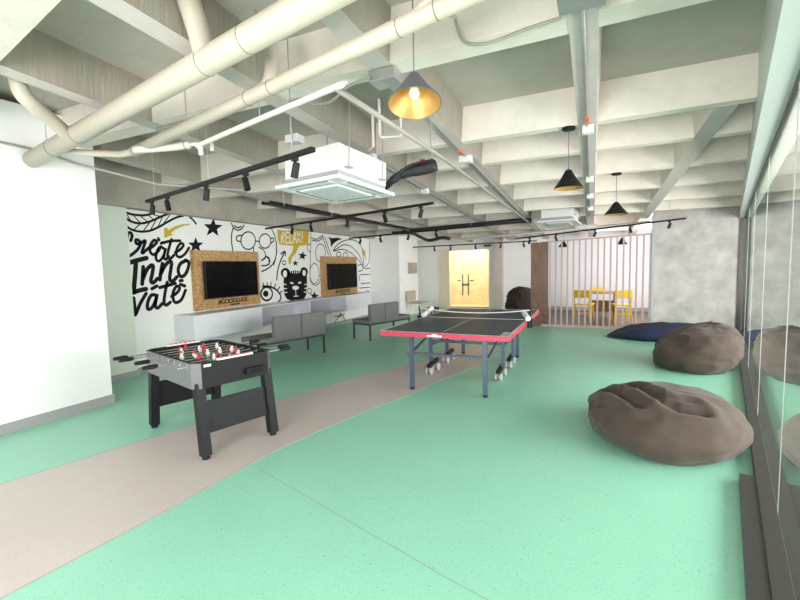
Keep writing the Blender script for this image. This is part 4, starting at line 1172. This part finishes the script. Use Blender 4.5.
# ------------------------------------------------------------------ conduits and junction boxes along the beams
def conduit(label, x, ya, yb, boxes, wob=0.0):
    t = thing('conduit', label, 'conduit', (x, 0, 0))
    n = 10
    pts = [(wob * math.sin(i), ya + (yb - ya) * i / n, soffit(ya + (yb - ya) * i / n) - 0.020) for i in range(n + 1)]
    obj('tube', tb(pts, 0.014, 10), M['steel'], t, smooth=True)
    for y in boxes:
        obj('tag', bx(-0.016, 0.016, y - 0.30, y - 0.12, soffit(y) - 0.028, soffit(y) - 0.008), M['orange'], t) if y == boxes[0] or random.random() < 0.0 else None
    return t


conduit('grey conduit along the ceiling beam straight above the navy bean bag side', 2.26, -1.9, 5.4, [0.0])
conduit('grey conduit along the ceiling beam above the ping pong table', 0.975, -1.5, 5.3, [0.40])
conduit('grey conduit along the ceiling beam over the large air conditioner', -0.05, -0.1, 5.3, [9])


def jbox(label, x, y, s=0.07, grp=None):
    o = obj('junction_box', bx(-s, s, -s * 0.8, s * 0.8, -0.075, 0.0, 0.004), M['white_plastic'] if s < 0.1 else M['steel'])
    o.location = (x, y, soffit(y) - 0.006)
    return tag(o, label, 'junction box', grp)


jbox('white junction box on the beam conduit beyond the insulated pipe', -0.055, 1.72, 0.055)
jbox('large steel junction box under the beam at the top edge of view', 2.26, -2.02, 0.115)
jbox('large steel junction box beside the grey pendant lamp', 0.97, -1.665, 0.10)
jbox('white junction box under the beam above the air conditioner corner', -0.02, -0.10, 0.065)
jbox('steel junction box above the insulated pipe', 0.96, 0.42, 0.07)
jbox('steel junction box above the first spotlight rail', -0.42, -0.95, 0.075)
for k, (y, w) in enumerate(((0.0, 'first'), (2.0, 'second'), (3.17, 'third'), (4.35, 'fourth'))):
    jbox('small white junction box on the conduit beam above the divider, %s rib past the camera' % w, 2.27, y, 0.05, 'junction boxes on the conduit beam')
bm = bmesh.new()
tube(bm, smooth_path([(1.62, -2.40, 2.77), (1.60, -2.05, 2.93), (1.55, -1.86, 3.0), (1.58, -1.83, 2.91), (1.66, -1.83, 2.865), (1.78, -1.82, 2.862), (1.95, -1.82, 2.885), (2.15, -1.84, 2.89)], 6), 0.010, 8)
tag(obj('flexible_conduit', bm, M['grey_pipe']), 'grey flexible conduit looping from the thin drain pipe to a steel box', 'conduit')
bm = bmesh.new()
tube(bm, smooth_path([(0.90, -1.78, 2.85), (0.70, -1.75, 2.83), (0.45, -1.66, 2.79), (0.15, -1.70, 2.84)], 6), 0.010, 8)
tag(obj('flexible_conduit', bm, M['grey_pipe']), 'thin grey flexible conduit sagging between two boxes near the grey pendant', 'conduit')
bm = bmesh.new()
tube(bm, [(-2.79, -2.7, 2.74), (-2.79, -2.35, 2.79), (-2.78, -2.0, 2.78), (-2.77, -1.7, 2.72), (-2.3, -1.1, 2.55), (-1.55, -0.5, 2.5)], 0.013, 8)
tag(obj('conduit', bm, M['grey_pipe']), 'grey conduit crossing from the white pillar top behind the drain pipe', 'conduit')
t = thing('conduit', 'grey conduit with orange end tag under the rib over the nearest spotlight rail', 'conduit', (-1.15, -1.68, soffit(-1.68)))
obj('tube', tb([(-0.35, 0.02, -0.018), (0.10, 0.0, -0.018), (0.72, 0.0, -0.018)], 0.014, 8), M['grey_pipe'], t)
obj('end_tag', bx(0.50, 0.66, -0.018, 0.018, -0.036, -0.001), M['orange'], t)

# ------------------------------------------------------------------ spotlight rails
ORD = ['first', 'second', 'third', 'fourth', 'fifth', 'sixth']


def rail(label, p, q, hang, cable_top):
    p, q = Vector(p), Vector(q)
    t = thing('spotlight_rail', label, 'spotlight rail', tuple(p))
    obj('rail', br((0, 0, 0), q - p, 0.036, 0.032), M['black_metal'], t)
    for k in hang:
        c = (q - p) * k
        obj('suspension_cable', tb([c, (c.x, c.y, cable_top(p.y + c.y) - p.z)], 0.004, 5), M['steel'], t)


def spot(label, p, tilt, yaw, grp, big=1.0):
    t = thing('spotlight', label, 'spotlight', tuple(p), yaw, grp)
    s = big
    obj('adapter', bx(-0.03 * s, 0.03 * s, -0.016, 0.016, -0.035 * s, 0.0), M['black_metal'], t)
    obj('yoke', tb([(0, 0, -0.03 * s), (0, 0.0, -0.075 * s)], 0.008, 8), M['black_metal'], t)
    bm = bmesh.new()
    lathe(bm, [(0, 0.075), (0.026, 0.075), (0.033, 0.06), (0.036, -0.065), (0.032, -0.068), (0.030, -0.05), (0, -0.05)], 16)
    bmesh.ops.scale(bm, vec=(s, s, s), verts=bm.verts)
    bmesh.ops.rotate(bm, verts=bm.verts, cent=(0, 0, 0), matrix=Matrix.Rotation(tilt, 3, 'Y'))
    bmesh.ops.translate(bm, verts=bm.verts, vec=(0, 0, -0.12 * s))
    obj('head', bm, M['black_metal'], t)
    bm = bmesh.new()
    lathe(bm, [(0, -0.049), (0.029, -0.049)], 16)
    bmesh.ops.scale(bm, vec=(s, s, s), verts=bm.verts)
    bmesh.ops.rotate(bm, verts=bm.verts, cent=(0, 0, 0), matrix=Matrix.Rotation(tilt, 3, 'Y'))
    bmesh.ops.translate(bm, verts=bm.verts, vec=(0, 0, -0.12 * s))
    obj('lens', bm, M['chrome'], t)


def rail_set(lab, p, q, ks, where, hang=(0.08, 0.5, 0.92), top=slab, big=0.78):
    rail('black spotlight rail ' + lab, p, q, hang, top)
    P_, Q_ = Vector(p), Vector(q)
    yaw = math.atan2(Q_.y - P_.y, Q_.x - P_.x)
    for i, k in enumerate(ks):
        c = P_ + (Q_ - P_) * k - Vector((0, 0, 0.016))
        spot('black spotlight, %s from the mural end of the rail %s' % (ORD[i], where), c, 0.35 * (-1) ** i, yaw, 'spotlights on the rail ' + where, big)


rail_set('nearest the camera, beside the large air conditioner', (-2.41, -1.18, 2.35), (0.56, -2.0, 2.35), (0.05, 0.19, 0.48, 0.71, 0.93), 'over the lettering')
rail_set('crossing the room just past the large air conditioner', (-3.3, 1.75, 2.30), (0.52, 0.50, 2.30), (0.22, 0.36, 0.59, 0.79, 0.95), 'over the tiger drawing')
rail_set('crossing the room over the ping pong table', (-3.22, 4.62, 2.26), (0.45, 3.55, 2.28), (0.1, 0.28, 0.50, 0.70), 'over the far television')
rail_set('crossing in front of the glass doors', (-3.5, 8.0, 2.13), (0.88, 7.9, 2.16), (0.1, 0.30, 0.42, 0.60, 0.77, 0.92), 'before the glass doors')
rail_set('running over the slatted divider towards the glass', (0.62, 5.95, 2.13), (3.95, 5.30, 2.33), (0.10, 0.28, 0.52, 0.72, 0.92), 'over the slatted divider')

# ------------------------------------------------------------------ cable trays, ducting
t = thing('cable_tray', 'dark cable tray hanging along the room in front of the mural', 'cable tray', (0, 0, 0))
TA, TB = Vector((-1.60, -0.1, 2.39)), Vector((-1.68, 4.85, 2.39))
bm = bmesh.new()
bar(bm, TA + Vector((-0.07, 0, 0.02)), TB + Vector((-0.07, 0, 0.02)), 0.006, 0.04)
bar(bm, TA + Vector((0.07, 0, 0.02)), TB + Vector((0.07, 0, 0.02)), 0.006, 0.04)
bar(bm, TA, TB, 0.14, 0.006)
obj('tray', bm, M['black_metal'], t)
bm = bmesh.new()
for k in range(4):
    tube(bm, [TA + Vector((-0.05 + k * 0.035, 0.05, 0.02)), (TA + TB) / 2 + Vector((-0.05 + k * 0.03, 0, 0.025)), TB + Vector((-0.05 + k * 0.035, 0, 0.02))], 0.016, 7)
obj('cables', bm, M['black_foam'], t)
for k in (0.05, 0.35, 0.65, 0.95):
    c = TA + (TB - TA) * k
    obj('hanger_rod', tb([c + Vector((0.1, 0, 0)), (c.x + 0.1, c.y, slab(c.y))], 0.004, 5), M['steel'], t)
t = thing('cable_trunking', 'thick black insulated trunking crossing the room under the far ribs', 'trunking', (0, 0, 0))
obj('sleeve', tb(smooth_path([(-1.95, 5.05, 2.38), (-1.2, 5.02, 2.40), (-0.4, 4.98, 2.42), (0.4, 4.93, 2.44), (0.95, 4.9, 2.45), (1.12, 4.9, 2.43)], 5), 0.055, 12), M['black_foam'], t, smooth=True)
obj('hose', tb(smooth_path([(-2.25, 5.1, 2.37), (-1.95, 5.05, 2.36), (-1.74, 5.2, 2.34), (-1.59, 5.3, 2.25), (-1.40, 5.35, 2.16), (-1.2, 5.3, 2.17), (-1.0, 5.25, 2.20), (-0.8, 5.25, 2.17)], 5), 0.04, 10), M['black_foam'], t, smooth=True)
for x in (-1.2, 0.2):
    obj('hanger', tb([(x, 5.0, 2.42), (x, 5.0, slab(5))], 0.004, 5), M['steel'], t)
t = thing('cable_tray', 'galvanised cable tray running above the slatted divider to the concrete wall', 'cable tray', (0, 0, 0))
TA, TB = Vector((-0.75, 6.04, 2.165)), Vector((3.46, 5.97, 2.33))
bm = bmesh.new()
bar(bm, TA, TB, 0.14, 0.006)
bar(bm, TA + Vector((0, -0.07, 0.015)), TB + Vector((0, -0.07, 0.015)), 0.006, 0.03)
bar(bm, TA + Vector((0, 0.07, 0.015)), TB + Vector((0, 0.07, 0.015)), 0.006, 0.03)
obj('tray', bm, M['steel'], t)
bm = bmesh.new()
for k in range(3):
    tube(bm, [TA + Vector((0.02, -0.06 + 0.05 * k, 0.03)), TB + Vector((-0.05, -0.06 + 0.05 * k, 0.03))], 0.018, 7)
obj('cables', bm, M['grey_pipe'], t)
for k in (0.06, 0.35, 0.62, 0.92):
    c = TA + (TB - TA) * k
    obj('hanger_rod', tb([c, (c.x, c.y, slab(c.y))], 0.004, 5), M['steel'], t)
obj('bracket', bx(1.95, 2.4, 5.9, 6.1, 2.27, 2.36), M['steel'], t)

# ------------------------------------------------------------------ slatted divider
dv = thing('slatted_divider', 'pinkish slatted timber divider with a wide brown panel in front of the side room', 'room divider', (0.95, 6.18, 0))
LX = 2.53
obj('wide_panel', bx(0.0, 0.25, -0.03, 0.03, 0.0, 2.03, 0.004), M['divider_wood'], dv)
bm = bmesh.new()
for x in (0.07, 0.13, 0.19):
    box(bm, x - 0.002, x + 0.002, -0.0312, -0.0298, 0.01, 2.02)
obj('panel_grooves', bm, M['dark_floor'], dv)
obj('side_board', bx(0.25, 0.40, -0.012, 0.03, 0.0, 2.04, 0.003), M['dark_floor'], dv)
def ztop(x):
    return 2.02 + 0.035 * x / LX * 2.6


bm = bmesh.new()
bar(bm, (0.40, 0, ztop(0.40)), (LX, 0, ztop(LX)), 0.05, 0.035)
obj('top_rail', bm, M['slat_wood'], dv)
obj('bottom_rail', bx(0.25, LX, -0.03, 0.03, 0.0, 0.05), M['slat_wood'], dv)
ns = 17
for i in range(ns):
    x = 0.44 + (LX - 0.44 - 0.02) * i / (ns - 1)
    obj('slat', bx(x - 0.017, x + 0.017, -0.028, 0.028, 0.05, ztop(x) - 0.015), M['slat_wood'], dv)
obj('end_stile', bx(LX, LX + 0.06, -0.04, 0.04, 0.0, 2.5), M['vent_grey'], dv)

# ------------------------------------------------------------------ table and yellow chairs behind the divider
t = thing('side_table', 'brown wooden table standing between the yellow chairs behind the divider', 'table', (2.55, 7.95, 0))
obj('tabletop', bx(-0.42, 0.42, -0.35, 0.35, 0.70, 0.74, 0.004), M['crate_wood'], t)
for sx in (-1, 1):
    obj('side_panel', bx(sx * 0.30 - 0.02, sx * 0.30 + 0.02, -0.3, 0.3, 0, 0.70), M['crate_wood'], t)
obj('stretcher', bx(-0.28, 0.28, -0.02, 0.02, 0.2, 0.5), M['crate_wood'], t)


def ychair(label, x, y, rz):
    t = thing('yellow_chair', label, 'chair', (x, y, 0), rz, 'yellow chairs behind the divider')
    obj('seat', bx(-0.21, 0.21, -0.2, 0.2, 0.43, 0.46, 0.008), M['yellow'], t)
    bm = bmesh.new()
    box(bm, -0.20, 0.20, 0.18, 0.21, 0.62, 0.82, 0.006)
    obj('backrest', bm, M['yellow'], t)
    for sx in (-1, 1):
        obj('back_post', br((sx * 0.17, 0.17, 0.45), (sx * 0.18, 0.20, 0.80), 0.025, 0.025, up=(0, 1, 0)), M['yellow'], t)
        for sy in (-1, 1):
            obj('leg', br((sx * 0.20, sy * 0.19, 0.0), (sx * 0.17, sy * 0.16, 0.43), 0.028, 0.028, up=(0, 1, 0)), M['yellow'], t)
    bm = bmesh.new()
    box(bm, -0.18, 0.18, -0.19, -0.17, 0.2, 0.22)
    box(bm, -0.18, 0.18, 0.17, 0.19, 0.2, 0.22)
    obj('stretcher', bm, M['yellow'], t)


ychair('yellow chair behind the divider on the wooden panel side of the table', 2.12, 7.35, math.radians(165))
ychair('yellow chair behind the divider on the concrete wall side of the table', 2.98, 7.4, math.radians(192))
ychair('yellow chair behind the divider on the far side of the table', 2.45, 8.5, 0)

# ------------------------------------------------------------------ glass double door
d = struct('door_1', bx(-2.72, -2.36, FAR - 0.03, FAR + 0.02, 0, 2.10), M['door_warm'])
struct('trim_1', bx(-0.95, -0.86, FAR - 0.03, FAR + 0.03, 0, 2.12), M['white_paint'])
struct('trim_2', bx(-2.72, -0.95, FAR - 0.02, FAR + 0.03, 2.04, 2.12), M['white_paint'])
for x0_, x1_, lab, hx in ((-2.355, -1.78, 'glass door leaf on the beige panel side, lit warm from the lobby', -1.87), (-1.775, -0.955, 'glass door leaf on the white wall side, lit warm from the lobby', -1.665)):
    t = thing('glass_door', lab, 'door', (x0_, FAR, 0))
    obj('pane', bx(0, x1_ - x0_, -0.006, 0.006, 0.01, 2.03), M['door_glass'], t)
    obj('pull_handle', tb([(hx - x0_, -0.05, 0.46), (hx - x0_, -0.05, 1.22)], 0.02, 10), M['shade_grey'], t)
    bm = bmesh.new()
    for z in (0.56, 1.12):
        tube(bm, [(hx - x0_, -0.05, z), (hx - x0_, -0.005, z)], 0.009, 8)
    obj('handle_standoff', bm, M['steel'], t)
    cx = x1_ - x0_ - 0.07 if x0_ < -2 else 0.07
    obj('lock', bx(cx - 0.065, cx + 0.065, -0.025, 0.0, 0.80, 0.87), M['shade_grey'], t)
    px = cx - 0.16 if x0_ < -2 else cx + 0.16
    obj('push_plate', bx(px - 0.06, px + 0.06, -0.015, 0.0, 0.96, 1.00), M['shade_grey'], t)
    obj('bottom_rail', bx(0, x1_ - x0_, -0.015, 0.015, 0.01, 0.06), M['steel'], t)
o = tag(obj('door_closer', bx(-1.1, -0.86, FAR - 0.12, FAR - 0.03, 2.15, 2.20, 0.006), M['black_metal']), 'black door closer above the glass doors', 'door closer')

# ------------------------------------------------------------------ beige bench chair, wall panel
t = thing('beige_chair', 'beige armless chair beside the white column', 'chair', (-2.62, 7.6, 0), math.radians(90))
obj('seat', bx(-0.32, 0.32, -0.26, 0.24, 0.38, 0.43, 0.02), M['beige'], t)
obj('backrest', bx(-0.32, 0.32, 0.20, 0.28, 0.46, 0.76, 0.02), M['beige'], t)
for sx in (-1, 1):
    for sy in (-0.22, 0.2):
        obj('leg', bx(sx * 0.29 - 0.013, sx * 0.29 + 0.013, sy - 0.013, sy + 0.013, 0, 0.38), M['net_white'], t)
    obj('back_support', bx(sx * 0.25 - 0.012, sx * 0.25 + 0.012, 0.225, 0.25, 0.42, 0.5), M['net_white'], t)
t = thing('low_stool', 'small dark low stool between the beige chair and the ping pong table', 'stool', (-1.95, 7.1, 0), 0)
obj('seat', bx(-0.14, 0.14, -0.16, 0.16, 0.22, 0.32, 0.02), M['foos_black'], t)
for sx in (-0.1, 0.1):
    for sy in (-0.12, 0.12):
        obj('leg', bx(sx - 0.014, sx + 0.014, sy - 0.014, sy + 0.014, 0, 0.22), M['black_metal'], t)
t = thing('wall_box', 'beige-grey electrical box on the side of the white column', 'electrical box', (-2.92, 7.8, 1.30))
obj('casing', bx(0, 0.10, -0.26, 0.26, 0, 0.34, 0.006), M['box_grey'], t)
obj('door', bx(0.10, 0.108, -0.24, 0.24, 0.02, 0.32, 0.003), M['box_grey'], t)
o = tag(obj('light_switch', bx(-2.92, -2.91, 7.05, 7.12, 1.05, 1.16, 0.002), M['white_plastic']), 'small white switch plate on the white column corner', 'switch')
